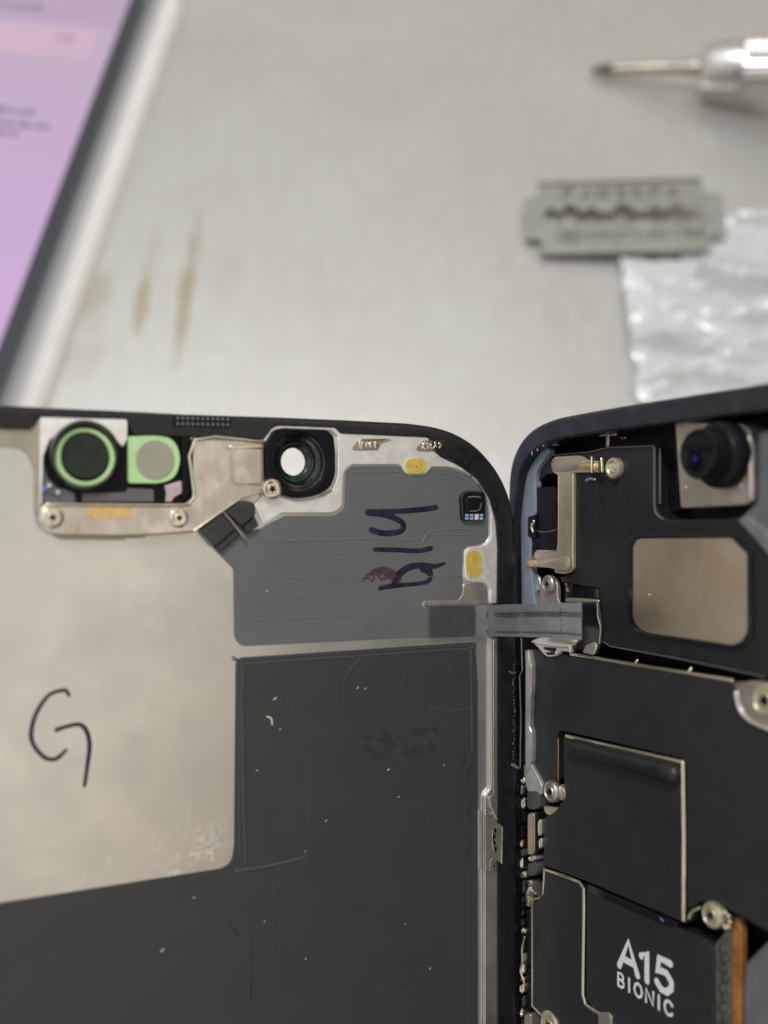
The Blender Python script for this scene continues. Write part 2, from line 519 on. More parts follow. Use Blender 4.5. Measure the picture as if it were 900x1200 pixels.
# ------------------------------------------------------------------ tablet at the back left
def tablet():
    hs = 5.6
    # corner of the right edge: far end and a near end well past the frame
    p_far, p_near = V(TF.loc(222, -8, 0)), V(TF.loc(60, 470, 0))
    d = (p_near - p_far).normalized()                       # along the edge, towards the viewer
    o = V((p_far.x, p_far.y, 0))
    ey = V((-d.x, -d.y, 0)); ex = V((-d.y, d.x, 0)) * 1
    if ex.x < 0: ex = -ex
    fr = Frame(o, ex, ey)
    rt = root('tablet', fr, 'silver tablet lying at the back left with a lit lilac page on its screen', 'tablet')
    W, H = 105, 220
    # rounded aluminium shell: a cross-section swept round the outline
    sec = [(0, 0), (.1, .6), (.5, 1.7), (1.2, 2.8), (2.2, 3.8), (3.3, 4.5), (4.6, 4.95), (6.0, 5.15), (7.2, 5.25), (8, 5.28)]
    me = Mesh()
    base = clean(rp([(0, 0, 9), (-W, 0, 9), (-W, -H, 9), (0, -H, 9)], 10))
    n = len(base)
    for dd, hh in sec:
        q = inset(base, dd) if dd else base
        me.v += [(x, y, hh) for x, y in q]
    for i in range(len(sec) - 1):
        for j in range(n):
            jj = (j + 1) % n
            me.f.append((i * n + j, i * n + jj, (i + 1) * n + jj, (i + 1) * n + j))
    me.f.append(tuple((len(sec) - 1) * n + j for j in range(n)))
    me.f.append(tuple(range(n))[::-1])
    me.flat = False
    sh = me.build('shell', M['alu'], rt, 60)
    sh.data.materials.append(M['rim_sheen_pale']); sh.data.materials.append(M['rim_sheen_mid']); sh.data.materials.append(M['rim_sheen_dark']); sh.data.materials.append(M['rim_sheen_black'])
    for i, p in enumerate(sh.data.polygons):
        p.material_index = {4: 1, 5: 2, 6: 3, 7: 4}.get(i // n, 0)  # stepped colours stand for the curved rim's reflection, dark inside to pale outside
    # screen edge as it stands in the picture
    e1 = fr.loc(156, 0, hs); e2 = fr.loc(0, 386, hs)
    xs = (e1[0] + e2[0]) / 2
    def rect(x0, y0, x1, y1, r=0): return rp([(x0, y0, r), (x1, y0, r), (x1, y1, r), (x0, y1, r)])
    Mesh().plate(rect(-W + 7, -H + 7, -7, -7, 5), 4.3, 5.38, .1).build('glass_border', M['glass_rim'], rt)
    sc = Mesh().plate(rect(-W + 16, -H + 12, xs, -7.6, 1), 5.0, 5.42, 0).build('screen', M['screen'], rt)
    b1 = fr.loc(60, 28, hs)[1]; b2 = fr.loc(60, 66, hs)[1]
    Mesh().plate(rect(-W + 18, b2, xs - 4, b1), 5.2, 5.44, 0).build('banner', M['screen_band'], sc)
    b3 = fr.loc(60, 25, hs)[1]
    Mesh().plate(rect(-W + 18, b3, xs - .3, -8), 5.2, 5.445, 0).build('header', M['screen_header'], sc)
    def words(x0, x1, y, m, thick):
        a0, b0 = fr.loc(x0, y, hs); a1, _ = fr.loc(x1, y, hs)
        x = a1; rnd = random.Random(int(y))
        while x > a0 - 20:
            w = rnd.uniform(1.4, 3.6)
            n_ = int(w / .5)
            pts = [(x - w, b0 - thick * .35)] + [(x, b0 - thick * .35)]
            for k in range(n_):                            # a ragged word shape: too small to read
                hgt = rnd.choice((.3, .3, .62)) * thick
                pts += [(x - k * w / n_ - .02, b0 + hgt), (x - (k + 1) * w / n_ + .02, b0 + hgt)]
            Mesh().plate(pts, 5.35, 5.47, 0).build('text_word', m, sc)
            x -= w + .55
    words(0, 52, 5, M['screen_text'], 1.5)
    a0, b0 = fr.loc(78, 44, hs)
    Mesh().plate([(a0 - 2.2, b0 - .5), (a0 + 1.6, b0 - .5), (a0 + 1.6, b0 + .4), (a0 + .8, b0 + .4), (a0 + .8, b0 + .8), (a0 - .6, b0 + .8), (a0 - .6, b0 + .4), (a0 - 2.2, b0 + .4)], 5.38, 5.48, 0).build('text_word', M['screen_red'], sc)
    words(0, 43, 128, M['screen_text'], 1.7)
    words(0, 60, 143, M['screen_text'], 1.7)
    words(0, 22, 154, M['screen_text'], 1.7)
tablet()

# ------------------------------------------------------------------ precision screwdriver
def driver():
    tipw = V((*TF.loc(693, 81, 1.0), 1.0))
    h = 6.0
    aw = V((*TF.loc(822, 79, h), h))
    ax = (aw - tipw).normalized()
    side = V((0, 0, 1)).cross(ax).normalized()
    fr = Frame(tipw, ax.cross(side) * 1, side)               # any frame whose normal is the axis
    fr = Frame(tipw, side, ax.cross(side))
    if fr.n.dot(ax) < 0: fr = Frame(tipw, -side, ax.cross(side))
    rt = root('precision_screwdriver', fr, 'small metal precision screwdriver with a knurled chrome handle, lying at the back right', 'screwdriver')
    L = (aw - tipw).length
    Mesh().lathe((0, 0), [(.35, 0), (.45, .5), (.75, 2), (1.0, 3.5), (1.15, 4.6)], 24).build('tip', M['tip'], rt)
    Mesh().lathe((0, 0), [(1.1, 4.4), (1.2, 6), (1.38, 14), (1.55, L - 4), (1.75, L - 3), (1.75, L + 1)], 28).build('shaft', M['shaft'], rt)
    Mesh().lathe((0, 0), [(1.9, L - .5), (3.6, L), (4.3, L + .8), (4.8, L + 3), (5.2, L + 7), (5.25, L + 8.0), (4.9, L + 8.4), (4.9, L + 9)], 40).build('collar', M['chrome'], rt)
    me = Mesh(); prof = []
    k, rows = 60, 60
    for i in range(rows + 1):
        z = L + 8.8 + i * .5
        for j in range(k):
            a = 2 * math.pi * j / k
            kn = .22 * (((i + j) % 4 < 2) ^ ((i - j) % 4 < 2))
            r = 5.35 + kn + (.25 if i % 24 < 14 else -.1)
            me.v.append((r * math.cos(a), r * math.sin(a), z))
    for i in range(rows):
        for j in range(k):
            jj = (j + 1) % k
            me.f.append((i * k + j, i * k + jj, (i + 1) * k + jj, (i + 1) * k + j))
    me.f.append(tuple(range(k))[::-1]); me.f.append(tuple(rows * k + j for j in range(k)))
    me.build('knurled_handle', M['chrome'], rt, 25)
    Mesh().lathe((0, 0), [(5.1, L + 38.6), (5.1, L + 60), (5.6, L + 61), (5.6, L + 80), (4.6, L + 82)], 40).build('handle_end', M['chrome'], rt)
driver()

# ------------------------------------------------------------------ simple stroke lettering
GL = {
 'A': [[(0, 0), (.5, 1), (1, 0)], [(.2, .32), (.8, .32)]],
 'B': [[(0, 0), (0, 1), (.55, 1), (.85, .88), (.85, .64), (.55, .52), (0, .52)], [(.55, .52), (.95, .38), (.95, .14), (.6, 0), (0, 0)]],
 'C': [[(1, .78), (.85, .93), (.5, 1), (.15, .85), (0, .5), (.15, .15), (.5, 0), (.85, .07), (1, .22)]],
 'D': [[(0, 0), (0, 1), (.5, 1), (.9, .75), (.9, .25), (.5, 0), (0, 0)]],
 'E': [[(.9, 0), (0, 0), (0, 1), (.9, 1)], [(0, .5), (.75, .5)]],
 'I': [[(.5, 0), (.5, 1)]],
 'M': [[(0, 0), (0, 1), (.5, .3), (1, 1), (1, 0)]],
 'N': [[(0, 0), (0, 1), (1, 0), (1, 1)]],
 'O': [[(.5, 1), (.15, .85), (0, .5), (.15, .15), (.5, 0), (.85, .15), (1, .5), (.85, .85), (.5, 1)]],
 'P': [[(0, 0), (0, 1), (.6, 1), (.92, .88), (.92, .58), (.6, .46), (0, .46)]],
 'R': [[(0, 0), (0, 1), (.6, 1), (.92, .86), (.92, .6), (.6, .48), (0, .48)], [(.5, .48), (.95, 0)]],
 'S': [[(.92, .82), (.7, .98), (.3, .98), (.06, .8), (.12, .6), (.5, .5), (.88, .4), (.94, .18), (.7, .02), (.3, .02), (.04, .18)]],
 'T': [[(0, 1), (1, 1)], [(.5, 1), (.5, 0)]],
 'L': [[(0, 1), (0, 0), (.8, 0)]],
 '1': [[(.05, .74), (.55, 1), (.55, 0)]],
 '5': [[(.9, 1), (.18, 1), (.08, .48), (.35, .62), (.65, .62), (.95, .42), (.95, .2), (.65, 0), (.3, 0), (.02, .18)]],
 '6': [[(.85, .9), (.5, 1), (.15, .8), (.02, .4), (.15, .08), (.5, 0), (.85, .1), (.95, .32), (.8, .54), (.5, .6), (.1, .4)]],
 '8': [[(.5, .52), (.12, .66), (.12, .88), (.5, 1), (.88, .88), (.88, .66), (.5, .52), (.06, .34), (.06, .12), (.5, 0), (.94, .12), (.94, .34), (.5, .52)]],
}
def lettering(me, txt, x, y, hgt, adv, wid, stroke, h, hz=.012, slant=0, widths={}):
    for ch in txt:
        cw = wid * widths.get(ch, 1)
        for st in GL.get(ch, []):
            me.tube([(x + u * cw + v * hgt * slant, y + v * hgt, h) for u, v in st], stroke / 2, hz, 8, 0, True)
        x += adv * widths.get(ch, 1) if ch in widths else adv
    return me

# ------------------------------------------------------------------ razor blade
def razor():
    p0 = V((*TF.loc(615, 256, 1.5), 1.5)); p1 = V((*TF.loc(849, 250, 4.2), 4.2))
    ex = (p1 - p0).normalized()
    ey0 = V((0, 1, .04)); ey = (ey0 - ex * ey0.dot(ex)).normalized()
    fr = Frame((p0 + p1) / 2, ex, ey)
    k = (p1 - p0).length / 43.0
    rt = root('razor_blade', fr, 'dull double-edged razor blade with a cut-out slot, at the edge of the plastic wrap', 'razor blade')
    def sc(ps): return [(x * k, y * k) for x, y in ps]
    top = 10.2
    out = [(-18.4, -top), (-18.1, -6.2), (-21.5, -5.8), (-21.5, 5.6), (-18.1, 6.0), (-18.4, top), (17.6, top), (17.6, 6.0), (21.5, 5.6), (21.5, -5.6), (17.8, -6.0), (17.6, -top)]
    out = [(x, y, .8) for x, y in out]
    up = [(-17.2, .9), (-16.4, 2.3), (-15.2, 2.2), (-14.6, 1.2), (-13.4, 1.2), (-12.6, 2.9), (-10.8, 3.0), (-9.8, 1.3), (-8.0, 1.2), (-7.2, 2.3), (-6.2, 2.2), (-5.4, .9),
          (-2.2, .9), (-1.6, 2.6), (0, 3.1), (1.6, 2.6), (2.2, .9), (5.4, .9), (6.2, 2.2), (7.2, 2.3), (8.0, 1.2), (9.8, 1.3), (10.8, 3.0), (12.6, 2.9), (13.4, 1.2),
          (14.6, 1.2), (15.2, 2.2), (16.4, 2.3), (17.2, .9)]
    up = [(x, y * 1.22) for x, y in up]
    slot = rp([(x, y, .7) for x, y in up + [(x, -y) for x, y in reversed(up)]], 3)
    Mesh().plate(sc(rp(out, 3)), -.06, .06, .02, [sc(slot)]).build('blade', M['blade'], rt)
    for s in (1, -1):
        Mesh().plate(sc([(-18.2, s * top), (17.5, s * top), (17.4, s * (top - .9)), (-18.1, s * (top - .9))]), .03, .075, 0).build('ground_edge', M['tip'] if s > 0 else M['blade'], rt)
    me = lettering(Mesh(), 'PARSEPA', -12.6 * k, 5.2 * k, 2.9 * k, 3.8 * k, 2.1 * k, .62, .07)
    me.build('printed_name', M['blade_print'], rt)
    me = lettering(Mesh(), 'PRESTINEEIN', -8.2 * k, -6.4 * k, 1.9 * k, 1.95 * k, 1.3 * k, .42, .07, slant=.25)
    me = lettering(me, '86', 13.2 * k, -6.4 * k, 2.0 * k, 2.0 * k, 1.4 * k, .55, .07)
    me = lettering(me, '86', -13.4 * k, -6.3 * k, 1.9 * k, 1.7 * k, 1.2 * k, .45, .07)
    me.tube([(-11.9 * k + 2.7 * k * math.cos(a * .3), -5.4 * k + 1.9 * k * math.sin(a * .3), .07) for a in range(22)], .2, .012)
    me.build('printed_mark', M['blade_print'], rt)
razor()

# ------------------------------------------------------------------ crumpled plastic wrap
def wrap():
    a0, b0 = TF.loc(737, 400, 0)
    fr = Frame(V((a0, b0, 0)), V((1, 0, 0)), V((0, 1, 0)))
    nx, ny = 150, 120
    W = 78.0
    b_lo = fr.loc(800, 560, 0)[1]
    me = Mesh()
    for j in range(ny + 1):
        for i in range(nx + 1):
            u, v = i / nx, j / ny
            x = u * W
            # the upper edge climbs to the right of the blade
            tl_ = fr.loc(740, 309, 0)[1]; tr_ = fr.loc(860, 250, 0)[1]
            topb = tl_ + (tr_ - tl_) * min(1, max(0, (x - 12) / 12.0)) + noise.noise(V((x * .25, 3, 0))) * 1.6
            y = b_lo + (topb - b_lo) * v
            x += (noise.noise(V((2, y * .22, 5))) * .9 + noise.noise(V((2, y * .6, 9))) * .25) * (1 - u)
            q = V((x * .018 + y * .012, y * .10 + x * .02, .3))
            h = (1 - abs(noise.noise(q))) ** 4 * 4.6
            q2 = V((x * .05 + 7, y * .22, 2.2))
            h += (1 - abs(noise.noise(q2))) ** 4 * 1.8
            h += (1 - abs(noise.noise(V((x * .16 + y * .1, y * .30 + 4, 8))))) ** 7 * 1.5
            ph = 2 * math.pi * (y + x * .10) / 8.0 + 2.6 * noise.noise(V((x * .05, y * .06, 1.7)))
            h = h * .6 + 3.4 * (.5 + .5 * math.cos(ph)) ** 2.2 * (.75 + .6 * noise.noise(V((x * .09, y * .1, 6))))
            edge = min(1, min(u * W / 5, (1 - v) * 60 / 4, 1))
            h = .25 + h * (.35 + .65 * max(0, edge))
            if 0 < (x) < 24 and v > .86: h = min(h, 1.6)
            me.v.append((x, y, h))
    for j in range(ny):
        for i in range(nx):
            p = j * (nx + 1) + i
            me.f.append((p, p + 1, p + nx + 2, p + nx + 1))
    o = link('plastic_wrap', me.v, me.f, M['wrap'], None, 180)
    o.matrix_world = fr.matrix()
    sm = o.modifiers.new('thickness', 'SOLIDIFY'); sm.thickness = .008; sm.offset = 1
    o['label'] = 'crumpled sheet of clear white plastic wrap under the razor blade'
    o['category'] = 'plastic wrap'
wrap()

# ------------------------------------------------------------------ display half
def display():
    f = LF
    rt = root('phone_display', f, 'opened phone screen seen from its inner side, silver plate and dark films, marker writing', 'phone screen')
    bz = f.loc(430, 490, .5)[1]                       # level of the top edge
    TOP = bz
    BOT, LEFT = TOP - 146, -70.0
    L = f.loc
    # outline of the black polymer frame (right half traced, far sides at their real size)
    top_px = [(0, 474), (60, 477.5), (120, 480), (170, 482.3), (215, 484.8), (260, 486.3), (320, 488.2), (400, 491.5), (478, 495.5), (510, 500), (535, 508), (558, 522), (578, 543), (592, 566), (601, 592), (606, 625), (606.5, 700)]
    bore = L(345, 541, -1.5)
    q = f.mm(345, 541, 0)
    outer = [L(x, y, .5) for x, y in top_px[:8]] + spline([L(x, y, .5) for x, y in top_px[8:]])
    ax = outer[-1][0]
    outer += rp([(ax, BOT + 20), (ax, BOT, 11), (LEFT, BOT, 11), (LEFT, outer[0][1], 11), (LEFT + 14, outer[0][1])])[1:]
    inner_px = [(0, 502), (36, 503), (41, 497), (44, 488.5), (150, 491.5), (154, 505), (160, 510), (224, 512), (308, 515), (318, 502), (326, 498), (394, 500.5), (399, 507), (502, 511.5), (506, 517),
                (508, 526), (516, 534), (540, 545), (560, 562), (574, 584), (581.5, 610), (583.5, 640), (583, 700)]
    inner = [L(x, y, .5) for x, y in inner_px]
    inner += [(inner[-1][0], BOT + 4), (LEFT + 3, BOT + 4), (LEFT + 3, inner[0][1])]
    bez = Mesh().plate(outer, -1.3, .5, .08, [inner], .6).build('frame', M['bezel'], rt)
    Mesh().plate(inset(clean(outer), .25), -2.0, -1.35, .25, [circle(bore, 17.5 * q)]).build('front_glass', M['gloss_black'], rt)
    # speaker mesh: pits in two rows, a raised strip on the frame
    sp = pl(f, 'speaker_mesh', rt, [(204, 486.3, 1), (271, 488.2, 1), (271, 501, 1), (204, 499.5, 1)], .4, .62, M['black'], .05)
    me = Mesh()
    for i in range(11):
        for j in range(2):
            x, y = 208.5 + i * 5.9, 490 + j * 6.6 + i * .13
            c = L(x, y, .66); me.lathe(c, [(.15, .6), (.15, .66), (.07, .70)], 10)
    me.build('mesh_dots', M['grey_plastic'], sp)
    # ------- silver mid plate (the big light surface)
    mp_out = [L(-0, 495, 0), L(300, 500, 0), L(500, 510, 0)] + [L(x, y, 0) for x, y in [(540, 541), (562, 560), (576, 584), (583.6, 610), (585, 640), (585, 700)]]
    mp_out += [(mp_out[-1][0], BOT + 3), (LEFT + 2, BOT + 3), (LEFT + 2, mp_out[0][1])]
    mid = Mesh().plate(mp_out, -1.2, 0, .02, [circle(((bore[0] + L(351, 541, .75)[0]) / 2, bore[1]), 34 * q)]).build('midplate', M['midplate'], rt)
    mid['label'] = 'large satin silver plate with smudges and the marker letter G'
    # striped strip at the far left top, and the module surround
    pl(f, 'rib_strip', rt, [(-40, 501), (38, 503, 2), (45, 490, 3), (49, 490), (49, 600), (40, 603), (39.5, 545, 10), (28, 525, 12), (0, 522.5), (-40, 521)], 0, .22, M['dull_metal'], .05)
    # ------- films
    big = [(276.5, 771, 9), (557, 752.5, 4), (560, 800), (560.5, 1500), (-160, 1500), (-160, 1084), (0, 1058.5), (262, 1017.5, 14), (272, 1008, 6), (274.5, 990)]
    bigf = pl(f, 'graphite_film', rt, big, .01, .10, M['film'], .05)
    rim = [(288, 1010), (284.5, 900), (284.5, 786), (292, 778), (420, 769), (549, 760.5), (552, 765), (553.5, 880)]
    tb(f, 'embossed_rim', bigf, rim, 2.6, .10, M['film_edge'], .045, 4)
    tb(f, 'embossed_rim', bigf, [(281, 1005), (280, 790), (284, 774), (420, 764), (553, 755.5)], 1.6, .10, M['film_edge'], .03, 4)
    pl(f, 'film_layer', rt, [(361, 864, 4), (366, 858, 4), (425, 851), (513, 846), (552, 842, 3), (553, 1500), (320.5, 1500), (320.5, 1024, 3), (326, 1016, 4), (358, 1003.5, 3), (361, 998)], .09, .145, M['film'], .04)
    pl(f, 'film_layer', rt, [(-160, 1150), (-160, 1100), (0, 1072), (270, 1027, 6), (293, 1040, 8), (293.5, 1500), (-160, 1500)], .09, .115, M['film'], .02)
    tb(f, 'film_crease', bigf, [(276, 1021), (300, 1018), (330, 1012), (357, 1005)], 4, .12, M['film_edge'], .07, 4)
    tb(f, 'film_crease', bigf, [(293.5, 1100), (294, 1135), (293, 1170)], 3, .12, M['film_patch'], .05, 4)
    tb(f, 'film_crease', bigf, [(424, 771), (412, 783), (403.5, 803), (404, 825), (411, 842), (421, 853)], 2.2, .10, M['film_patch'], .04, 6)
    tb(f, 'film_crease', bigf, [(475, 780), (476, 793), (469, 803)], 1.6, .10, M['film_patch'], .03, 6)
    tb(f, 'film_crease', bigf, [(526, 776), (531, 788), (543, 790), (551, 783)], 2, .10, M['film_patch'], .03, 6)
    tb(f, 'film_crease', bigf, [(503, 833), (512, 829), (530, 833), (551, 829)], 1.8, .10, M['film_edge'], .04, 6)
    tb(f, 'film_crease', bigf, [(284, 817), (298, 812), (310, 800), (315, 780)], 2, .10, M['film_patch'], .03, 6)
    for (x0, y0, x1, y1) in ((326, 812, 325, 830), (332, 813, 332, 832), (338, 816, 338, 829)):
        tb(f, 'scratch', bigf, [(x0, y0), (x1, y1)], 2, .105, M['film_patch'], .015, 0)
    for pth in ([(446, 1160), (480, 1153), (502, 1147)], [(455, 1175), (470, 1172), (484, 1168)], [(268, 1078), (272, 1088), (279, 1096)]):
        tb(f, 'scratch', bigf, pth, 2.6, .15, M['film_patch'], .02, 4)
    pl(f, 'film_patch', bigf, [(426, 860, 4), (512, 852, 3), (513, 878, 4), (465, 893, 8), (428, 890, 4)], .14, .160, M['film_patch'], .01)
    # torn, lumpy right border of the film
    rnd = random.Random(3)
    for k in range(10):
        y = 872 + k * 15 + rnd.uniform(-4, 4)
        x = 549 + rnd.uniform(-5, 3)
        n_ = 9
        blob = [(x + rnd.uniform(1.5, 5) * math.cos(2 * math.pi * i / n_) * .8, y + rnd.uniform(4, 11) * math.sin(2 * math.pi * i / n_), 2) for i in range(n_)]
        pl(f, 'torn_edge', bigf, blob, .1, .15 + .02 * (k % 3), M['film_patch'], .03)
    tb(f, 'torn_edge', bigf, [(548, 905, 3), (545, 925, 2), (549, 945, 4), (546, 968, 2), (550, 990, 3), (548, 1003, 1)], 3, .12, M['film_patch'], .04, 5)
    # white dust crumbs
    for (x, y, r) in ((322, 819, 2.2), (328, 855, 1.3), (419, 806, 1.6), (428, 807, 1.3), (455, 902, 1.6), (382, 962, 1.4), (467, 934, 1.1), (475, 1083, .9), (357, 998, 1), (358, 1124, 1.2),
                      (301, 903, 1.3), (190, 1114, 2.4), (227, 1052, 1.5), (310, 1080, 1.1), (504, 1135, 1.2), (313, 693, 1.5), (520, 897, 1)):
        hh = .16
        c = L(x, y, hh); qq = f.mm(x, y, hh)
        Mesh().tube([(c[0] - r * qq * .6, c[1] - r * qq * .3, hh), (c[0] + r * qq * .3, c[1], hh + .02), (c[0] + r * qq * .7, c[1] + r * qq * .6, hh)], r * qq * .42, .03, 6).build('dust_crumb', M['crumb'], bigf)
    tb(f, 'dust_crumb', bigf, [(313, 840), (318, 842), (319, 849)], 1.8, .12, M['chip_white'], .03, 4)
    # upper grey film
    up = [(274.5, 748, 9), (273.5, 668), (262, 646), (288, 624), (306, 619), (334, 604.5), (392, 604.5, 5), (403.5, 597, 7), (405, 553, 8), (412, 546.7, 6), (470, 546.7, 3), (477, 557.5, 3), (498, 557.5, 3),
          (505.6, 549.5, 3), (529, 549.5, 8), (553, 559, 8), (566.7, 575, 8), (573, 594, 8), (573, 630, 5), (566, 637.5, 4), (549, 639.5, 5), (543, 646, 5), (541.8, 700, 4), (537, 704.5, 3),
          (495, 706, 0), (495, 712), (503, 713), (503, 746), (283, 757.5, 8)]
    upf = pl(f, 'grey_film', rt, up, .01, .09, M['film_gloss'], .05)
    for pth, w in (([(298, 635.5), (360, 633.5), (440, 631)], 2.4), ([(300, 653), (400, 650)], 1.6), ([(287, 704), (355, 701)], 1.6), ([(293, 727), (360, 724), (438, 720)], 2.2),
                   ([(440, 631), (470, 633), (490, 632), (500, 618), (515, 608), (540, 605)], 1.8), ([(494, 640), (500, 627), (512, 622), (540, 620), (570, 621)], 2.2), ([(504, 640), (508, 630), (520, 627), (570, 628)], 1.4),
                   ([(424, 728), (432, 726), (440, 730), (449, 728)], 1.6), ([(424, 733), (432, 731), (440, 735), (449, 732)], 1.6), ([(426, 738), (433, 736), (441, 739), (448, 737)], 1.4),
                   ([(300, 680), (420, 676), (440, 675)], 1.2), ([(500, 676), (541, 675)], 1.4), ([(409, 600), (411, 560), (418, 553), (468, 553)], 2.2), ([(507, 555), (529, 556), (548, 565), (560, 579), (567, 598)], 2.0)):
        tb(f, 'embossed_line', upf, pth, w, .085, M['film_gloss'], .035, 5)
    # marker writing on the grey film
    ink = root_ink = None
    o = tb(f, 'marker_writing', rt, [(511, 594.5, 6.5), (500, 596.5, 6.5), (470, 599, 6.5), (445, 600, 6.5), (431, 600.5, 8)], 7, .10, M['ink'], .012, 5)
    tb(f, 'ink_stroke', o, [(431, 600.5, 8), (452, 603.5, 7), (468, 610, 7), (473, 617, 7), (468, 623, 7), (450, 625, 7), (435, 621, 7)], 7, .101, M['ink'], .014, 6)
    tb(f, 'ink_stroke', o, [(439, 644, 5), (465, 644.5, 5.6), (490, 645.5, 5.6), (505, 642.5, 6.5)], 6, .10, M['ink'], .012, 5)
    tb(f, 'ink_stroke', o, [(445, 689.5, 5), (460, 686.5, 6), (485, 684.5, 4.5), (500, 682, 5), (504.5, 677, 6), (502, 671, 6), (494, 667, 6)], 6, .10, M['ink'], .012, 6)
    tb(f, 'ink_stroke', o, [(521, 660, 3), (510, 663.5, 6), (494, 662.5, 7), (479, 665, 8), (468, 673, 9), (462, 684, 8)], 7, .101, M['ink'], .016, 6)
    tb(f, 'ink_stroke', o, [(503, 664, 5), (505, 672, 6), (503, 680, 5)], 7, .102, M['ink'], .014, 6)
    tb(f, 'ink_smear', o, [(427, 678, 3), (437, 671, 7), (449, 669, 10), (460, 674, 13), (466, 679, 11)], 7, .099, M['ink_faded'], .010, 6)
    tb(f, 'ink_smear', o, [(424, 681, 1.5), (431, 676, 3), (436, 681, 2), (441, 672, 4), (447, 679, 3), (456, 674, 7)], 4, .099, M['ink_faded'], .011, 6)
    # the letter G on the mid plate
    g = tb(f, 'marker_letter', rt, [(81, 815, 4), (78, 810, 4.5), (73, 809, 4.5), (57, 815, 4.5), (43, 835, 5), (36.5, 858, 5.5), (40, 874, 5), (53, 888, 5), (66, 889, 5), (77.5, 879, 4)], 5, .012, M['ink'], .012, 6)
    tb(f, 'ink_stroke', g, [(66, 855.5, 5.5), (78, 851.5, 4.5), (93, 849, 5), (101.5, 857, 5.5), (105, 873, 5.5), (103, 893, 5), (99, 921, 4)], 5, .013, M['ink'], .013, 6)
    # ------- bright mounting frame round camera and pads
    bore_h = circle(bore, 40 * q * .98, 40)
    mf = [(309, 516), (319, 501, 3), (326, 498, 3), (393, 500.5, 3), (399, 507.5, 3), (501, 512, 3), (505, 517, 3), (508, 527, 5), (516, 535, 6), (540, 546, 10), (559, 562, 10), (573, 585, 10), (581, 610, 10),
          (583, 640), (583, 707), (574.5, 707), (574.5, 690, 3), (569, 683, 3), (551, 682, 5), (545, 676, 6), (544, 648, 6), (550, 641.5, 5), (568, 639.5, 4), (575, 632, 5), (575, 594, 8), (568, 573, 9), (554, 556.5, 9), (530, 547, 9),
          (506, 547, 3), (499, 555.5, 3), (476, 555.5, 3), (469, 544.5, 3), (411, 544.5, 7), (402.5, 553, 7), (401, 594, 7), (392, 601, 6), (330, 601.5), (309, 615.5, 1), (298, 592), (310, 577), (323, 580), (347, 587), (373, 584), (390, 573), (396, 557), (396, 511), (388, 504.5), (330, 502.5), (320, 507), (313, 520)]
    mfo = pl(f, 'mounting_frame', rt, mf, .0, .30, M['grain_steel'], .08)
    pl(f, 'ground_tab', rt, [(497, 704, 1), (537, 703.5, 3), (542, 697, 3), (543.5, 684, 4), (566, 683, 4), (572, 690, 4), (572.5, 709), (496, 710)], 0, .16, M['steel'], .05)
    # spring contacts in their slots
    for (x0, y0, x1, y1, sl) in ((412, 514, 459, 528, 1), (487, 516, 530, 529, 1)):
        s_ = pl(f, 'spring_contact', rt, [(x0 + 8, y0, 2), (x1 - 3, y0 - .5, 2), (x1, y0 + 2, 1), (x1 - 12, y0 + 6, 2), (x1 - 16, y1, 3), (x0 + 2, y1, 2), (x0, y1 - 4, 3)], .25, .33, M['rail'], .03)
        pl(f, 'spring_leaf', s_, [(x0 + 9, y0 + 2, 2), (x1 - 12, y0 + 1, 2), (x1 - 16, y1 - 2, 2), (x0 + 8, y1 - 1, 2)], .3, .42, M['dull_metal'], .05)
        rnd = random.Random(int(x0))
        for k in range(5):                                 # crumpled bright leaves
            xa = x0 + 9 + k * 4.6
            tb(f, 'spring_leaf', s_, [(xa, y0 + 2.5 + rnd.uniform(0, 2), 3), (xa + rnd.uniform(-1, 2.5), (y0 + y1) / 2, rnd.uniform(4, 6)), (xa + rnd.uniform(-2, 2), y1 - 2.5 - rnd.uniform(0, 2), 3)], 4, .42 + rnd.uniform(0, .06),
               M[rnd.choice(('nickel', 'rim_metal', 'nickel', 'bronze'))], .08, 4)
        tb(f, 'spring_lip', s_, [(x0 + 11, y0 + 1), (x0 + 9, y0 + 7), (x0 + 12, y1 - 2)], 2.2, .48, M['nickel'], .08, 4)
        tb(f, 'spring_lip', s_, [(x0 + 12, y0 + 1.5), (x1 - 8, y0 + 1)], 1.6, .45, M['bronze'], .06, 0)
    tb(f, 'scribed_mark', mfo, [(378, 581), (383, 578), (388, 575)], 3, .31, M['dull_metal'], .015, 3)
    # gold pads
    pl(f, 'gold_pad', rt, [(475, 540, 4), (482, 537, 4), (494, 537, 4), (500, 541, 4), (499.5, 552, 4), (494, 555.3, 3), (482, 555.3, 3), (475.5, 551, 4)], .28, .34, M['gold'], .02)
    c = L(487.5, 546.5, .36); Mesh().lathe(c, [(.12, .3), (.11, .36), (.05, .37)], 14).build('pad_spot', M['nickel'], rt)
    pl(f, 'gold_pad', rt, [(546, 654, 7), (548, 646, 6), (558, 644.5, 7), (564.5, 651, 7), (564.5, 671, 7), (559, 677.5, 6), (550, 676.5, 6), (546.5, 668, 6)], .28, .34, M['gold'], .02)
    # microphone sensor on the grey film
    mic = pl(f, 'sensor', rt, [(540, 582, 4), (546, 575, 5), (567, 575, 5), (569.5, 582, 4), (569, 609, 3), (542, 610.5, 3)], .05, .50, M['gloss_black'], .14)
    pl(f, 'sensor_window', mic, [(546, 583, 4), (563, 581, 4), (564, 600, 4), (547, 601, 4)], .48, .56, M['gloss_black'], .05)
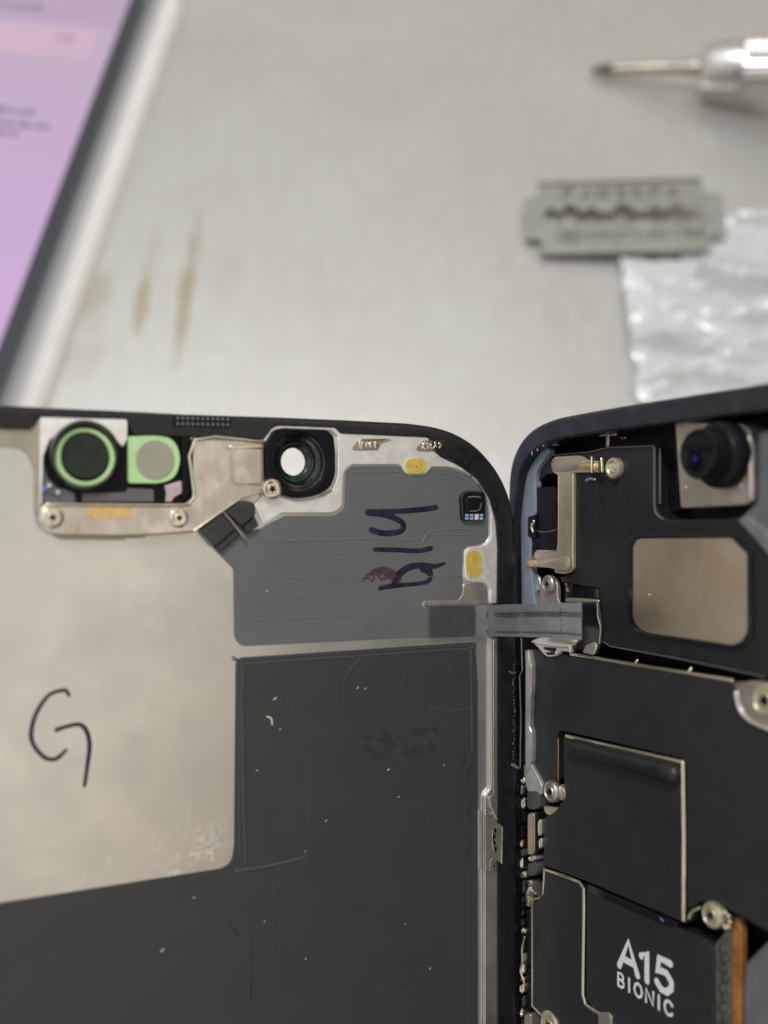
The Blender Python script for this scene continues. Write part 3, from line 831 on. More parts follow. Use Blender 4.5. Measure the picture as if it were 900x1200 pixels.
    for k, (x, m_) in enumerate(((547.5, 'chip_blue'), (553, 'chip_blue'), (559, 'chip_white'), (564.5, 'chip_blue'))):
        cp = pl(f, 'capacitor', mic, [(x - 2, 602.5), (x + 2, 602.3), (x + 2, 609), (x - 2, 609.2)], .45, .62, M[m_], .03)
        pl(f, 'end_cap', mic, [(x - 1.6, 602.9), (x + 1.6, 602.8), (x + 1.6, 604), (x - 1.6, 604.1)], .6, .64, M['chip_white'], .01)
        pl(f, 'end_cap', mic, [(x - 1.6, 607.2), (x + 1.6, 607), (x + 1.6, 608.4), (x - 1.6, 608.6)], .6, .64, M['chip_white'], .01)
    tb(f, 'seal_bead', mic, [(549, 583), (556, 582), (563, 583)], 1.8, .55, M['flex'], .03, 4)
    tb(f, 'seal_bead', mic, [(564, 590), (562, 597), (556, 599), (551, 599)], 1.4, .55, M['flex'], .03, 4)
    # ------- camera opening: stepped black bore with a hole through the screen
    hs = [(310.5, 540), (312, 519, 4), (321, 504, 5), (330, 501.5, 4), (384, 503.5, 4), (391.5, 511, 4), (393.5, 530), (393.5, 556, 5), (388, 571, 6), (372, 581, 8), (348, 584.5, 8), (325, 578, 8), (313, 562, 6)]
    hs_loc = [L(x, y, .75) for x, y in rp(hs)]
    cb = L(351, 541, .75)
    cam = Mesh().plate(hs_loc, .1, .75, .12, [circle(cb, 35 * q, 40, .98)]).build('camera_surround', M['black'], rt)
    Mesh().lathe(((cb[0] * .7 + bore[0] * .3), cb[1]), [(35.4 * q, .70), (35 * q, .4), (32 * q, .3), (31.5 * q, .05), (30.5 * q, -.05)], 48, False).build('bore_step', M['gloss_black'], cam)
    Mesh().lathe(((cb[0] * .5 + bore[0] * .5), cb[1]), [(31.5 * q, -.02), (30 * q, -.10), (27.5 * q, -.12), (27 * q, -.5), (25.5 * q, -.6)], 48, False).build('bore_step', M['gloss_black'], cam)
    Mesh().lathe(bore, [(27 * q, -.55), (25.5 * q, -.9), (24 * q, -1.2), (23.4 * q, -1.3)], 48, False).build('bore_wall', M['black'], cam)
    Mesh().lathe(bore, [(25.0 * q, -1.25), (22.5 * q, -1.32), (17.5 * q, -1.5), (16.6 * q, -1.6), (16.4 * q, -2.0)], 48, False).build('window_ring', M['bore_green'], cam)
    # ------- projector and sensor module, top left
    tray = pl(f, 'module_tray', rt, [(47, 489), (150, 492, 1), (154, 506), (223, 508), (224, 588, 4), (219, 591), (47, 592)], .0, .14, M['black'], .03)
    pl(f, 'tray_plate', tray, [(47.5, 489, 0), (149.5, 491.5, 2), (149.5, 515), (144, 524), (118, 499), (82, 498), (58, 516), (51, 535), (49, 592), (47.5, 592)], .12, .5, M['grain_steel'], .06)
    pl(f, 'tray_plate', tray, [(50, 540), (56, 560), (66, 571), (88, 577), (88, 590), (48.5, 590)], .12, .3, M['grey_plastic'], .05)
    for (x, y, w, m_) in ((53, 573, 3, 'chip_blue'), (58, 569, 2.2, 'chip_white'), (62, 576, 2.6, 'grey_plastic'), (68, 577, 2.2, 'chip_white')):
        pl(f, 'capacitor', tray, [(x - w, y - w), (x + w, y - w), (x + w, y + w), (x - w, y + w)], .25, .5, M[m_], .04)
    q1 = f.mm(100, 534, .8)
    c1 = L(101, 533.5, 1.0)
    lens = Mesh().lathe(c1, [(41.5 * q1, .1), (41.5 * q1, .8), (40.6 * q1, 1.0), (37.5 * q1, 1.05), (35.6 * q1, .75), (34.6 * q1, .55)], 56, False).build('projector_housing', M['gloss_black'], rt)
    c2 = L(100, 536, .6)
    Mesh().lathe(c2, [(34.8 * q1, .4), (34.4 * q1, .62), (28.6 * q1, .62), (28 * q1, .45)], 56, False).build('gasket_ring', M['green'], lens)
    c3 = L(99.5, 533.5, .66)
    Mesh().lathe(c3, [(27.6 * q1, .3), (27.6 * q1, .74), (27.0 * q1, .80), (26.2 * q1, .80), (26 * q1, .72), (.1 * q1, .72)], 56).build('projector_window', M['dark_glass'], lens)
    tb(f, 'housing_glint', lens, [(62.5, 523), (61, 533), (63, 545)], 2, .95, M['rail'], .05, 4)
    gs = pl(f, 'gasket_pad', rt, [(150.5, 511.5, 2), (185, 510.5, 12), (203, 514, 14), (211, 530, 12), (211, 546, 12), (204, 561, 14), (188, 566.5, 10), (151, 566, 3)], .12, .55, M['green'], .04)
    c4 = L(182, 539, .6)
    Mesh().lathe(c4, [(24 * q1, .5), (24 * q1, .58), (23.5 * q1, .61), (.1, .61)], 48).build('sensor_disc', M['olive'], gs)
    pl(f, 'foil_tab', tray, [(193, 569, 2), (213, 563, 2), (215, 577, 2), (204, 583), (201, 588), (194, 588), (195, 578)], .15, .42, M['chip_pink'], .05)
    pl(f, 'black_block', tray, [(150, 572, 2), (180, 573.5, 2), (181, 588), (97, 588), (97, 578), (148, 577)], .15, .40, M['grey_plastic'], .06)
    pl(f, 'black_block', tray, [(213, 512, 2), (221, 512, 2), (222, 580, 3), (214, 584)], .15, .6, M['black'], .06)
    # bracket over the module
    br = pl(f, 'bracket', rt, [(226.5, 513.5, 2), (309, 517, 2), (309.5, 566, 2), (306, 576, 3), (292, 582, 4), (281, 585, 3), (230, 623.5, 5), (180, 627), (140, 628.5), (62, 627.5, 10), (46, 616, 10), (45.5, 599, 8),
                               (54, 590.5, 4), (216, 590.8, 6), (226, 583, 6)], .25, .85, M['bracket'], .12)
    tb(f, 'folded_lip', br, [(55, 591.5), (130, 592), (214, 592), (223, 587), (227.5, 578), (228, 516), (307, 518.5)], 4.2, .86, M['rim_metal'], .16, 3)
    boss = pl(f, 'raised_boss', br, [(271.5, 524, 3), (307.5, 525, 3), (307.5, 568, 4), (276, 568, 4), (272, 562, 3)], .8, 1.15, M['bracket'], .12)
    tb(f, 'boss_lip', br, [(270, 523.5), (307, 524.5)], 4.5, 1.1, M['nickel'], .12, 0)
    tb(f, 'folded_lip', br, [(228, 622), (256, 602), (283, 583.5), (306, 576.5)], 2.4, .84, M['rim_metal'], .08, 0)
    tb(f, 'boss_lip', br, [(272.5, 527), (272.8, 561), (277, 567), (306, 567.5)], 1.8, 1.12, M['rim_metal'], .05, 0)
    tb(f, 'seam', br, [(88, 592), (88.5, 624)], 2, .86, M['nickel'], .05, 0)
    tb(f, 'seam', br, [(92, 592), (92.3, 624)], 1.6, .86, M['nickel'], .05, 0)
    gp = pl(f, 'gold_pad', br, [(100, 593, 4), (106, 590, 2), (150, 591, 2), (156.5, 598, 8), (154, 608, 8), (110, 608.5, 8), (102, 604, 6)], .82, .89, M['copper_gold'], .02)
    tb(f, 'gold_lip', br, [(106, 592.5), (138, 592.7)], 4, .88, M['gold'], .08, 0)
    for (x, y, r) in ((62, 606.5, 13), (210.5, 607, 11.5), (319.5, 573, 12.5)):
        screw(f, rt, x, y, r, .72 if x < 300 else .55, M['nickel'], .45)
    # shadow-side foot of the bracket
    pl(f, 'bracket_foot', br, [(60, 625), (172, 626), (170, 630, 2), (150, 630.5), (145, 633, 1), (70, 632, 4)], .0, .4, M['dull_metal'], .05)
    # ------- black tape and connector
    tape = pl(f, 'tape_strip', rt, [(233, 624, 2), (262, 600, 4), (272, 602), (322, 655, 2), (318, 676, 4), (296, 684, 4), (275, 668, 2)], .09, .11, M['film_gloss'], .005)
    def block(pts, h0, h1, m_, nm): return pl(f, nm, tape, pts, h0, h1, M[m_], .12)
    block([(235, 622, 3), (260, 601, 4), (277, 620, 3), (252, 642, 4)], .2, .75, 'tape_dark', 'tape_fold')
    block([(252, 642, 1), (277, 620, 1), (281, 627, 1), (258, 648, 1)], .2, .5, 'gloss_black', 'tape_fold')
    block([(266, 600, 3), (284, 586, 5), (299, 589, 4), (300, 604, 3), (284, 617, 3)], .2, .95, 'tape_dark', 'tape_fold')
    block([(284, 617, 1), (299, 605, 1), (304, 616, 1), (291, 626, 1)], .2, .6, 'gloss_black', 'tape_fold')
    tb(f, 'tape_crease', tape, [(262, 600), (274, 614), (287, 631)], 2.6, .60, M['dull_metal'], .06, 3)
    # ------- right rails
    pl(f, 'side_rail', rt, [(575.5, 748), (575.5, 924, 3), (568.5, 934, 3), (568, 1500), (582.5, 1500), (583, 748)], -.1, .42, M['rail'], .08)
    tb(f, 'rail_edge', rt, [(578.5, 750), (578.5, 930)], 1.4, .44, M['nickel'], .03, 0)
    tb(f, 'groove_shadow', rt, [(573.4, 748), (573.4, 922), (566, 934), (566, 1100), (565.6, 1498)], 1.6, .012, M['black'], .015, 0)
    tb(f, 'frame_edge', rt, [(583, 645), (584, 660), (583.6, 706)], 2.0, .34, M['nickel'], .05, 3)
    clip = pl(f, 'latch_plate', rt, [(568.5, 953, 1), (572, 956), (589.5, 968.5, 1), (588.6, 1013, 1), (583, 1008), (577.5, 1003, 1), (573.5, 1009, 1), (573.5, 1021), (568.5, 1021)], .35, .72, M['rail'], .06)
    tb(f, 'latch_edge', clip, [(569, 954), (573, 957.5), (589, 969), (588.2, 1012)], 1.7, .72, M['nickel'], .05, 0)
    sl = tb(f, 'latch_slot', clip, [(580, 973), (578.5, 985), (580.5, 996)], 5.5, .71, M['black'], .03, 4)
    for y in (977, 984, 991):
        c = L(580, y, .75); Mesh().lathe(c, [(.14, .68), (.13, .76), (.06, .78)], 12).build('rivet', M['nickel'], clip)
    tb(f, 'latch_edge', clip, [(578, 973), (577, 985), (579.5, 998)], 1.2, .74, M['nickel'], .03, 4)
    hk = pl(f, 'latch_hook', rt, [(573.5, 934, 1), (583, 932.5, 1), (583, 962), (579, 953, 2), (575, 945, 2)], .35, .66, M['steel'], .06)
    tb(f, 'hook_edge', hk, [(573.8, 944), (573.8, 934.5), (582.6, 933)], 1.5, .67, M['nickel'], .04, 0)
    tb(f, 'hook_edge', hk, [(569.5, 950), (572, 955), (577, 954), (577.5, 949), (575, 944)], 1.6, .6, M['nickel'], .05, 4)
    ey_ = pl(f, 'latch_eye', rt, [(573.5, 1010, 1), (577.5, 1004, 1), (582.6, 1006, 1), (582.6, 1021), (573.8, 1021)], .35, .66, M['steel'], .06)
    c = L(578.5, 1014, .7); Mesh().lathe(c, [(.18, .6), (.17, .69), (.08, .70)], 14).build('rivet', M['bronze'], ey_)
    # adhesive crumbs along the frame's edge
    rnd = random.Random(11)
    me = Mesh()
    for k in range(26):
        y = 780 + k * 4.6; x = 602 + rnd.uniform(-1.2, 1.2)
        c = L(x, y, .5); me.tube([(c[0], c[1], .5), (c[0] + .03, c[1] + rnd.uniform(.05, .3), .52)], rnd.uniform(.02, .06), None, 6)
    me.build('adhesive_residue', M['grey_plastic'], rt)
    tb(f, 'adhesive_residue', rt, [(600, 896), (604, 898), (607, 900)], 3.4, .5, M['flex'], .1, 3)
    tb(f, 'adhesive_residue', rt, [(597, 787), (601, 789), (604, 788)], 2, .5, M['flex'], .07, 3)
    # ------- flex cable bridging to the body
    secs = [(502, 709.5, 747.5, None, .28), (530, 709.5, 746.5, None, .30), (556, 709.3, 745.5, None, .34), (572, 709, 745.5, None, .75), (590, 708.3, 745.8, 101.2, 0), (612, 707.7, 746.2, 97.9, 0),
            (640, 707, 747, 95.4, 0), (662, 706.4, 748, 94.1, 0), (682, 705.8, 749.8, 93.6, 0)]
    def strip(name, secs, m_, par, th):
        me = Mesh()
        P = []
        for (x, yt, yb, z, h) in secs:
            row = []
            for i in range(7):
                y = yt + (yb - yt) * i / 6
                if z is None: row.append(V((*L(x, y, h), h)))
                else: row.append(V(f.inv(at(x, y, z))))
            P.append(row)
        for k_ in (0, 1):
            for i, row in enumerate(P):
                for j, p in enumerate(row):
                    t = P[min(i + 1, len(P) - 1)][j] - P[max(i - 1, 0)][j]
                    n_ = t.cross(row[-1] - row[0]).normalized()
                    if n_.z < 0: n_ = -n_
                    me.v.append(tuple(p + n_ * (th if k_ else 0)))
        a, b, off = len(P), 7, len(P) * 7
        for i in range(a - 1):
            for j in range(b - 1):
                p = i * b + j
                me.f += [(p, p + 1, p + b + 1, p + b), (off + p, off + p + b, off + p + b + 1, off + p + 1)]
        for i in range(a - 1):
            for j in (0, b - 1):
                p = i * b + j; me.f.append((p, p + b, off + p + b, off + p))
        for i in (0, a - 1):
            for j in range(b - 1):
                p = i * b + j; me.f.append((p, p + 1, off + p + 1, off + p))
        return me.build(name, m_, par, 40)
    fx = strip('flex_cable', secs, M['flex'], rt, .12)
    fx['label'] = 'flat grey ribbon cable bridging the two phone halves'
    strip('flex_stiffener', [(503, 710.5, 747, None, .42), (530, 710.3, 746, None, .44), (556.5, 710, 745.2, None, .48)], M['flex_dark'], fx, .06)
    for yy, w in ((719.5, .10), (722.5, .07), (741.5, .07)):
        pth = []
        for (x, yt, yb, z, h) in secs[2:]:
            y = yt + (yb - yt) * (yy - 709) / 38
            p = V((*L(x, y, h + .13), h + .13)) if z is None else V(f.inv(at(x, y, z - .17)))
            pth.append(tuple(p))
        Mesh().tube(pth, w, .03, 6, 3).build('flex_trace', M['flex_dark'], fx)
    me = Mesh()
    for k in range(6):
        p = f.inv(at(657 + (k % 2) * 1.2, 713 + k * 6, 94.2)); me.tube([p, (p[0] + .02, p[1] - .18, p[2])], .05, None, 6)
    me.build('flex_marks', M['flex_dark'], fx)
display()

# ------------------------------------------------------------------ body half
def body():
    f = RF
    rt = root('phone_chassis', f, 'opened dark blue phone body with camera, black shields and screws, joined by the flat cable', 'phone body')
    L = f.loc
    trace = [(594, 640), (594.5, 585), (596, 556), (601, 534), (611, 515), (626, 501), (648, 491), (676, 485), (720, 477), (800, 464), (900, 448)]
    rimh = 1.5
    out = spline([L(x, y, rimh) for x, y in trace], 4)
    a0, top = out[0][0], out[-1][1]
    bot, rgt = top - 146.5, a0 + 71.5
    out += rp([(rgt - 15, top), (rgt, top, 11), (rgt, bot, 11), (a0, bot, 11), (a0, out[0][1] - 5)])[1:]
    out = clean(out)
    one = inset(out, 1.0)
    fr_in = []
    for p, q in zip(out, one):                             # the wall is thin along the hinge edge, thicker elsewhere
        k = 2.1 if p[0] > 2 else .7 + 1.4 * min(1, max(0, (p[1] - 12.0) / 9.0))
        fr_in.append((p[0] + (q[0] - p[0]) * k, p[1] + (q[1] - p[1]) * k))
    Mesh().plate(out, -6, rimh, .2, [fr_in], .5).build('frame', M['frame'], rt)
    # inner step of the frame and the floor
    Mesh().plate(inset(out, .6), -5.8, -2.6, .1).build('floor_pan', M['black'], rt)
    # adhesive crumbs in the corner
    rnd = random.Random(5)
    me = Mesh()
    for k in range(40):
        t = rnd.random()
        x = 599 + 40 * t ** 1.6 + rnd.uniform(-1.5, 2.5); y = 556 - 46 * t ** .75 + rnd.uniform(-3, 4)
        h = 1.35
        c = L(x + 4, y + 4, h)
        me.tube([(c[0], c[1], h), (c[0] + rnd.uniform(-.2, .2), c[1] + rnd.uniform(-.35, .35), h + .05)], rnd.uniform(.03, .10), None, 6)
    me.build('adhesive_residue', M['fleck'], rt)
    # blue-grey ledge beside the hinge edge
    pl(f, 'side_ledge', rt, [(640, 523, 3), (622, 538, 6), (611, 555, 6), (609.5, 570), (611, 715), (629, 715), (624, 692), (621.5, 655), (622, 622), (627.5, 600), (627, 556, 5), (632, 545, 4), (644, 529)], -.4, .35, M['ledge'], .1)
    nt_ = pl(f, 'notch', rt, [(618.5, 606, 1), (627, 603, 1), (627.5, 630, 1), (623, 631), (618.5, 628, 1)], .2, .42, M['black'], .03)
    tb(f, 'spring_tab', nt_, [(625.5, 611), (622.5, 617), (624, 623)], 4, .5, M['nickel'], .15, 4)
    pl(f, 'side_block', rt, [(628, 571, 1), (651, 570, 1), (653, 650), (622, 651), (622.5, 624, 1), (627.5, 618)], -1.0, .15, M['black'], .06)
    tb(f, 'block_edge', rt, [(626, 622), (640, 623.5), (651, 621)], 1.2, .17, M['grey_plastic'], .03, 4)
    # upper cover with the camera bay
    cov = pl(f, 'upper_cover', rt, [(641, 541, 3), (650, 533, 3), (690, 530.5), (714, 525, 2), (768, 523), (768.5, 598, 7), (780, 609, 7), (852, 608, 6), (885, 601), (990, 560), (990, 818), (896, 792.5), (840, 780.5), (786, 769.5), (716, 757),
                                    (704, 750), (702.5, 690, 1), (658, 682), (655, 676), (672, 672), (671, 555), (640, 556), (628, 568), (627, 556)], -2.4, -.15, M['cover'], .15)
    tb(f, 'bay_rib', cov, [(767, 524), (767, 560), (767.2, 594), (770, 603), (777, 608.5)], 2.2, -.1, M['grey_plastic'], .1, 4)
    tb(f, 'bay_rib', cov, [(773.5, 526), (773.5, 590)], 2.0, -.4, M['grey_plastic'], .1, 3)
    pl(f, 'bay_wall', cov, [(775, 520), (792, 520), (795, 600), (776, 600)], -2.4, -1.6, M['black'], .1)
    tb(f, 'cover_edge', cov, [(645, 533.5), (690, 529.8), (713, 524.5), (766, 522.6)], 1.6, -.12, M['grey_plastic'], .05, 0)
    tb(f, 'cover_edge', cov, [(705, 751), (716, 757.5), (786, 770), (840, 781), (896, 793)], 1.6, -.25, M['grey_plastic'], .05, 0)
    pl(f, 'cover_panel', cov, [(707, 706, 1), (726, 704, 1), (726, 754), (707, 750)], -.16, -.08, M['cover'], .03)
    # grey moulded wedge at the far right
    pl(f, 'speaker_module', rt, [(886, 505), (1000, 480), (1000, 720), (900, 652, 4), (863, 608, 5), (884, 588, 4)], -1.5, .05, M['grey_plastic'], .5)
    pl(f, 'speaker_ridge', rt, [(862, 610, 4), (874, 603, 4), (1000, 700), (1000, 745), (898, 650, 4)], -.3, .35, M['flex'], .3)
    # metal window in the cover
    wpx = [(747, 631, 8), (856, 630.5, 3), (875, 649, 3), (875.5, 742, 9), (864, 756.5, 9), (755, 741, 12), (741.6, 728, 10), (741.6, 640, 8)]
    ring = [(742, 626, 9), (859, 625.5, 4), (880, 646, 4), (881, 746, 10), (866, 763, 10), (752, 746, 13), (736.5, 731, 10), (736.5, 634, 9)]
    w_ = pl(f, 'metal_window', rt, wpx, -.1, .02, M['window'], .03)
    rl = [L(x, y, .10) for x, y in rp(ring)]
    wl = [L(x, y, .10) for x, y in rp(wpx)]
    Mesh().plate(rl, -.2, .10, .08, [inset(clean(wl), -.02)]).build('window_seal', M['gloss_black'], w_)
    tb(f, 'window_lip', w_, [(857, 632), (874, 650), (874.5, 740), (868, 752)], 2.6, .06, M['dull_metal'], .06, 0)
    c = L(761, 697, .04); Mesh().lathe(c, [(.1, .0), (.09, .06), (.04, .08)], 10).build('dust_crumb', M['chip_white'], w_)
    # antenna contact bracket
    ab = pl(f, 'contact_bracket', rt, [(645, 543, 6), (649, 535, 5), (681, 533.5, 4), (687, 539, 3), (700, 540), (700, 553.5), (672, 554, 1), (671.5, 668, 5), (664, 673, 4), (650, 671.5, 2), (648.5, 665.5, 2), (629, 664), (628, 656), (625, 654, 2),
                                      (626, 647, 3), (630, 644.3, 3), (653, 645, 1), (653.8, 557, 2), (647, 553, 5)], -.1, .25, M['champagne'], .07)
    tb(f, 'pressed_arm', ab, [(650, 545, 15), (660, 545.5, 16), (682, 544, 10)], 14, .27, M['dull_metal'], .10, 4)
    tb(f, 'gold_neck', ab, [(681, 546), (689, 546.5), (699, 547)], 8, .30, M['pale_gold'], .12, 0)
    tb(f, 'fold', ab, [(694.5, 536), (694.5, 553)], 3.4, .5, M['nickel'], .2, 0)
    tb(f, 'fold', ab, [(706, 537), (706.5, 553)], 2.2, .5, M['nickel'], .2, 0)
    cc = L(715.5, 548.5, .55); qq = f.mm(715, 548, .5)
    Mesh().lathe(cc, [(12.5 * qq, -.2), (12.5 * qq, .25), (11.5 * qq, .4), (9 * qq, .42), (7 * qq, .25), (3 * qq, .3), (.2 * qq, .42)], 32).build('contact_cup', M['champagne'], ab)
    me = Mesh()
    for k in range(5):
        a = k * 1.257
        me.lathe((cc[0] + .28 * math.cos(a), cc[1] + .28 * math.sin(a)), [(.17, .2), (.15, .42), (.05, .48)], 10)
    me.build('contact_bumps', M['nickel'], ab)
    pl(f, 'cup_well', rt, [(690, 553, 3), (706, 557), (716, 562), (724, 560), (720, 568, 4), (706, 568, 4), (694, 562, 3)], -.14, -.02, M['gloss_black'], .05)
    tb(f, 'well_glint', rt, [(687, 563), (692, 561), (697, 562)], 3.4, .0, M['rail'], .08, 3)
    am = tb(f, 'contact_arm', ab, [(664, 660, 17), (655, 660.5, 14), (642, 660.5, 9.5), (628, 660.5, 8), (621, 660, 8)], 12, .42, M['champagne'], .13, 4)
    tb(f, 'gold_tip', ab, [(627, 660.5), (620, 660.3)], 9, .46, M['copper_gold'], .18, 0)
    tb(f, 'bracket_edge', ab, [(671, 556), (671, 610), (670.6, 666)], 1.2, .26, M['nickel'], .03, 0)
    tb(f, 'bracket_edge', ab, [(629, 645), (652, 645.8), (654, 640), (654.3, 558)], 1.1, .26, M['nickel'], .03, 0)
    # pieces along the top wall
    tb(f, 'wall_clip', rt, [(704, 510), (713, 509.5), (722, 509)], 3.4, -.2, M['dull_metal'], .15, 0)
    tb(f, 'wall_clip', rt, [(712.5, 510), (712, 522)], 5, -.25, M['dull_metal'], .12, 0)
    tb(f, 'wall_clip', rt, [(729, 513), (733, 513)], 3, -.2, M['bronze'], .12, 0)
    tb(f, 'crumb', rt, [(695, 506), (698, 504)], 3.4, .5, M['chip_white'], .12, 0)
    pl(f, 'wall_notch', rt, [(643, 522), (648, 515, 1), (653, 522)], .1, .42, M['ledge'], .04)
    me = Mesh()
    for k in range(9):
        c = L(871 + k * 3.4, 484 - k * 1.2, .6); me.lathe(c, [(.14, .3), (.12, .5), (.05, .56)], 8)
    me.build('adhesive_residue', M['board'], rt)
    # screws and tabs near the cable
    tab = pl(f, 'screw_tab', rt, [(632, 690, 3), (636, 677, 6), (648, 676, 5), (652.5, 686, 4), (653, 712), (633, 712)], -.3, .15, M['dull_metal'], .07)
    tb(f, 'tab_edge', tab, [(650, 679), (653, 686), (653.5, 700), (657, 709)], 1.6, .15, M['nickel'], .06, 4)
    cc = L(627, 683, -.2); qq = f.mm(627, 683, 0)
    Mesh().lathe(cc, [(11.5 * qq, -.5), (11.5 * qq, -.2), (10.3 * qq, -.1), (9.5 * qq, -.2), (8.5 * qq, -.35), (.5 * qq, -.4)], 32).build('screw_well', M['steel'], rt)
    screw(f, rt, 640.5, 684.5, 10.5, .3, M['dull_metal'], .4, False)
    pl(f, 'connector_bay', rt, [(659, 682, 1), (702, 690, 1), (702.5, 704), (661, 702)], -1.2, -.6, M['gloss_black'], .05)
    tb(f, 'bay_contact', rt, [(665, 689), (666, 693)], 4, -.5, M['bronze'], .2, 0)
    tb(f, 'bay_lip', rt, [(664, 703), (680, 703.5), (701, 705)], 5, -.4, M['dull_metal'], .12, 3)
    pl(f, 'connector_body', rt, [(676, 706, 2), (700, 706, 2), (704, 735, 3), (702, 756), (690, 764), (668, 762), (676, 748)], -1.0, .1, M['gloss_black'], .2)
    tb(f, 'connector_edge', rt, [(700, 707), (700.5, 722), (703.5, 736), (702, 754)], 1.6, .12, M['champagne'], .05, 4)
    pl(f, 'connector_foot', rt, [(686, 756, 2), (696, 752, 2), (699, 758, 2), (694, 768, 1), (682, 765, 2)], -.2, .3, M['steel'], .12)
    hk = pl(f, 'cable_hook', rt, [(622, 751, 3), (634, 746.5), (655, 748), (676, 750, 3), (672, 756.5, 3), (668.5, 757), (668, 764), (657, 763, 2), (652, 769, 4), (640, 770, 4), (632, 761, 3)], -.1, .35, M['pale_metal'], .1)
    tb(f, 'hook_lip', hk, [(624, 752), (640, 755), (655, 757), (667, 757.5), (668, 764)], 2.6, .4, M['pale_metal'], .12, 3)
    pl(f, 'hook_slot', hk, [(636, 758, 2), (652, 759.5, 2), (650, 767, 3), (641, 768, 3)], .33, .38, M['black'], .02)
    tb(f, 'hook_tongue', hk, [(638.5, 762.5), (651, 765)], 3, .42, M['nickel'], .08, 0)
    tb(f, 'hook_lip', hk, [(644, 747.5), (660, 750), (672, 752.5)], 3, .45, M['champagne'], .12, 3)
    # ------- logic board shields
    sh = pl(f, 'board_shield', rt, [(624, 760), (668, 768.5, 1), (857, 798, 4), (864, 812, 4), (867, 835, 8), (880, 847, 6), (990, 872), (990, 1140), (900, 1092), (858, 1068, 4), (845, 1058, 4), (820, 1056, 5), (809, 1066, 3), (805.5, 1060), (804.5, 897, 2),
                                   (800, 889), (664, 857.5, 6), (655, 856, 5), (652.5, 864), (652.5, 914, 3), (637, 919, 6), (626, 908, 4), (621, 890), (621, 770)], -1.6, 0, M['shield'], .08)
    tb(f, 'shield_rim', sh, [(669, 766.5), (700, 771.5), (760, 781.5), (858, 797.5)], 4.6, .02, M['rim_metal'], .14, 0)
    for x, y in ((743, 774.5), (806, 783.5)):
        tb(f, 'rim_nick', sh, [(x, y + 4), (x + 4, y - 1)], 2.2, .08, M['nickel'], .08, 0)
    # metal strip along the hinge side
    pl(f, 'ground_strip', rt, [(615, 762), (619, 762), (622.5, 780), (622, 812), (620.5, 818), (620.5, 852), (623, 858), (622.5, 892), (620, 900), (616, 905), (615, 890), (615.5, 790)], -1.0, .55, M['soft_steel'], .1)
    tb(f, 'strip_edge', rt, [(619.5, 762), (619.5, 776), (622, 781), (622, 812), (620, 817)], 1.5, .58, M['nickel'], .05, 0)
    tb(f, 'strip_edge', rt, [(619.5, 850), (622.5, 858)], 1.8, .58, M['nickel'], .05, 0)
    tb(f, 'strip_edge', rt, [(611, 748), (612, 786), (609, 792), (610.5, 840), (609.5, 900)], 1.0, .8, M['dull_metal'], .05, 0)
    pl(f, 'strip_foot', rt, [(613, 896, 2), (622, 896), (632, 915), (635, 922, 2), (634, 932, 2), (618, 928), (614, 915, 2)], -1.0, .45, M['soft_steel'], .15)
    # lid plate with its foam bar
    lid = pl(f, 'lid_plate', rt, [(660, 861, 2), (801, 893, 2), (803.5, 1082, 1), (745, 1057.5), (690, 1034), (637, 1014), (637, 958, 3), (650, 952, 5), (661, 935, 5)], -1.4, .05, M['shield'], .08)
    tb(f, 'lid_rim', lid, [(664, 862.5), (720, 875.5), (800, 893.5)], 5.0, .08, M['rim_metal'], .16, 0)
    tb(f, 'lid_rim', lid, [(800, 893.5), (801.5, 980), (801, 1078)], 5.2, .08, M['rim_metal'], .16, 0)
    tb(f, 'lid_rim', lid, [(654, 914), (654, 866)], 2.2, .02, M['bronze'], .06, 0)
    for x, y in ((720, 877), (730, 879.5), (752, 884)):
        tb(f, 'rim_nick', lid, [(x, y), (x + 5, y + 1.2)], 3.4, .15, M['nickel'], .06, 0)
    tb(f, 'foam_bar', lid, [(672, 875, 19), (700, 882.5, 20), (750, 896, 21), (789, 906.5, 24)], 20, .35, M['foam'], .8, 3, 16)
    tb(f, 'fray', lid, [(789, 898), (793, 905), (790, 916)], 4, .3, M['grey_plastic'], .2, 4)
    # screws beside the lid
    pc_ = L(659, 929, -.1); pq = f.mm(659, 929, 0)
    Mesh().lathe(pc_, [(9.5 * pq, -.8), (9.5 * pq, -.1), (8 * pq, .15), (.5 * pq, .2)], 28).build('solder_post', M['dull_metal'], rt)
    for (x, y, r, h, mm_) in ((643.5, 928, 12.5, .1, 'steel'),):
        screw(f, rt, x, y, r, h, M[mm_], .7, False)
    pl(f, 'screw_foot', rt, [(636, 944, 2), (659, 947, 3), (657, 953, 4), (648, 957.5, 5), (638, 954, 4)], -.5, .0, M['champagne'], .15)
    # lower left plate with bright rim
    lp = pl(f, 'outlined_plate', rt, [(639, 1019, 2), (680, 1035.5, 5), (684.5, 1044, 4), (683.5, 1168, 4), (690, 1180, 5), (706, 1190, 2), (716, 1240), (640, 1240), (634, 1192, 3), (624.5, 1180, 3), (624, 1056, 3), (636, 1051, 3)], -1.4, -.05, M['shield'], .08)
    tb(f, 'plate_rim', lp, [(638, 1019), (660, 1026), (679, 1034), (684, 1041), (684.3, 1060), (683, 1165), (686, 1177), (697, 1185), (708, 1191)], 4.2, .02, M['rim_metal'], .16, 0)
    tb(f, 'plate_rim', lp, [(638, 1019), (636, 1048), (632, 1052.5), (626, 1053), (623.5, 1060), (623.6, 1178), (632, 1187), (640, 1194)], 2.4, .02, M['rim_metal'], .12, 0)
    pl(f, 'plate_lug', rt, [(700, 1187, 2), (712, 1186, 3), (716, 1192, 2), (716, 1240), (704, 1240)], -.3, .15, M['dull_metal'], .1)
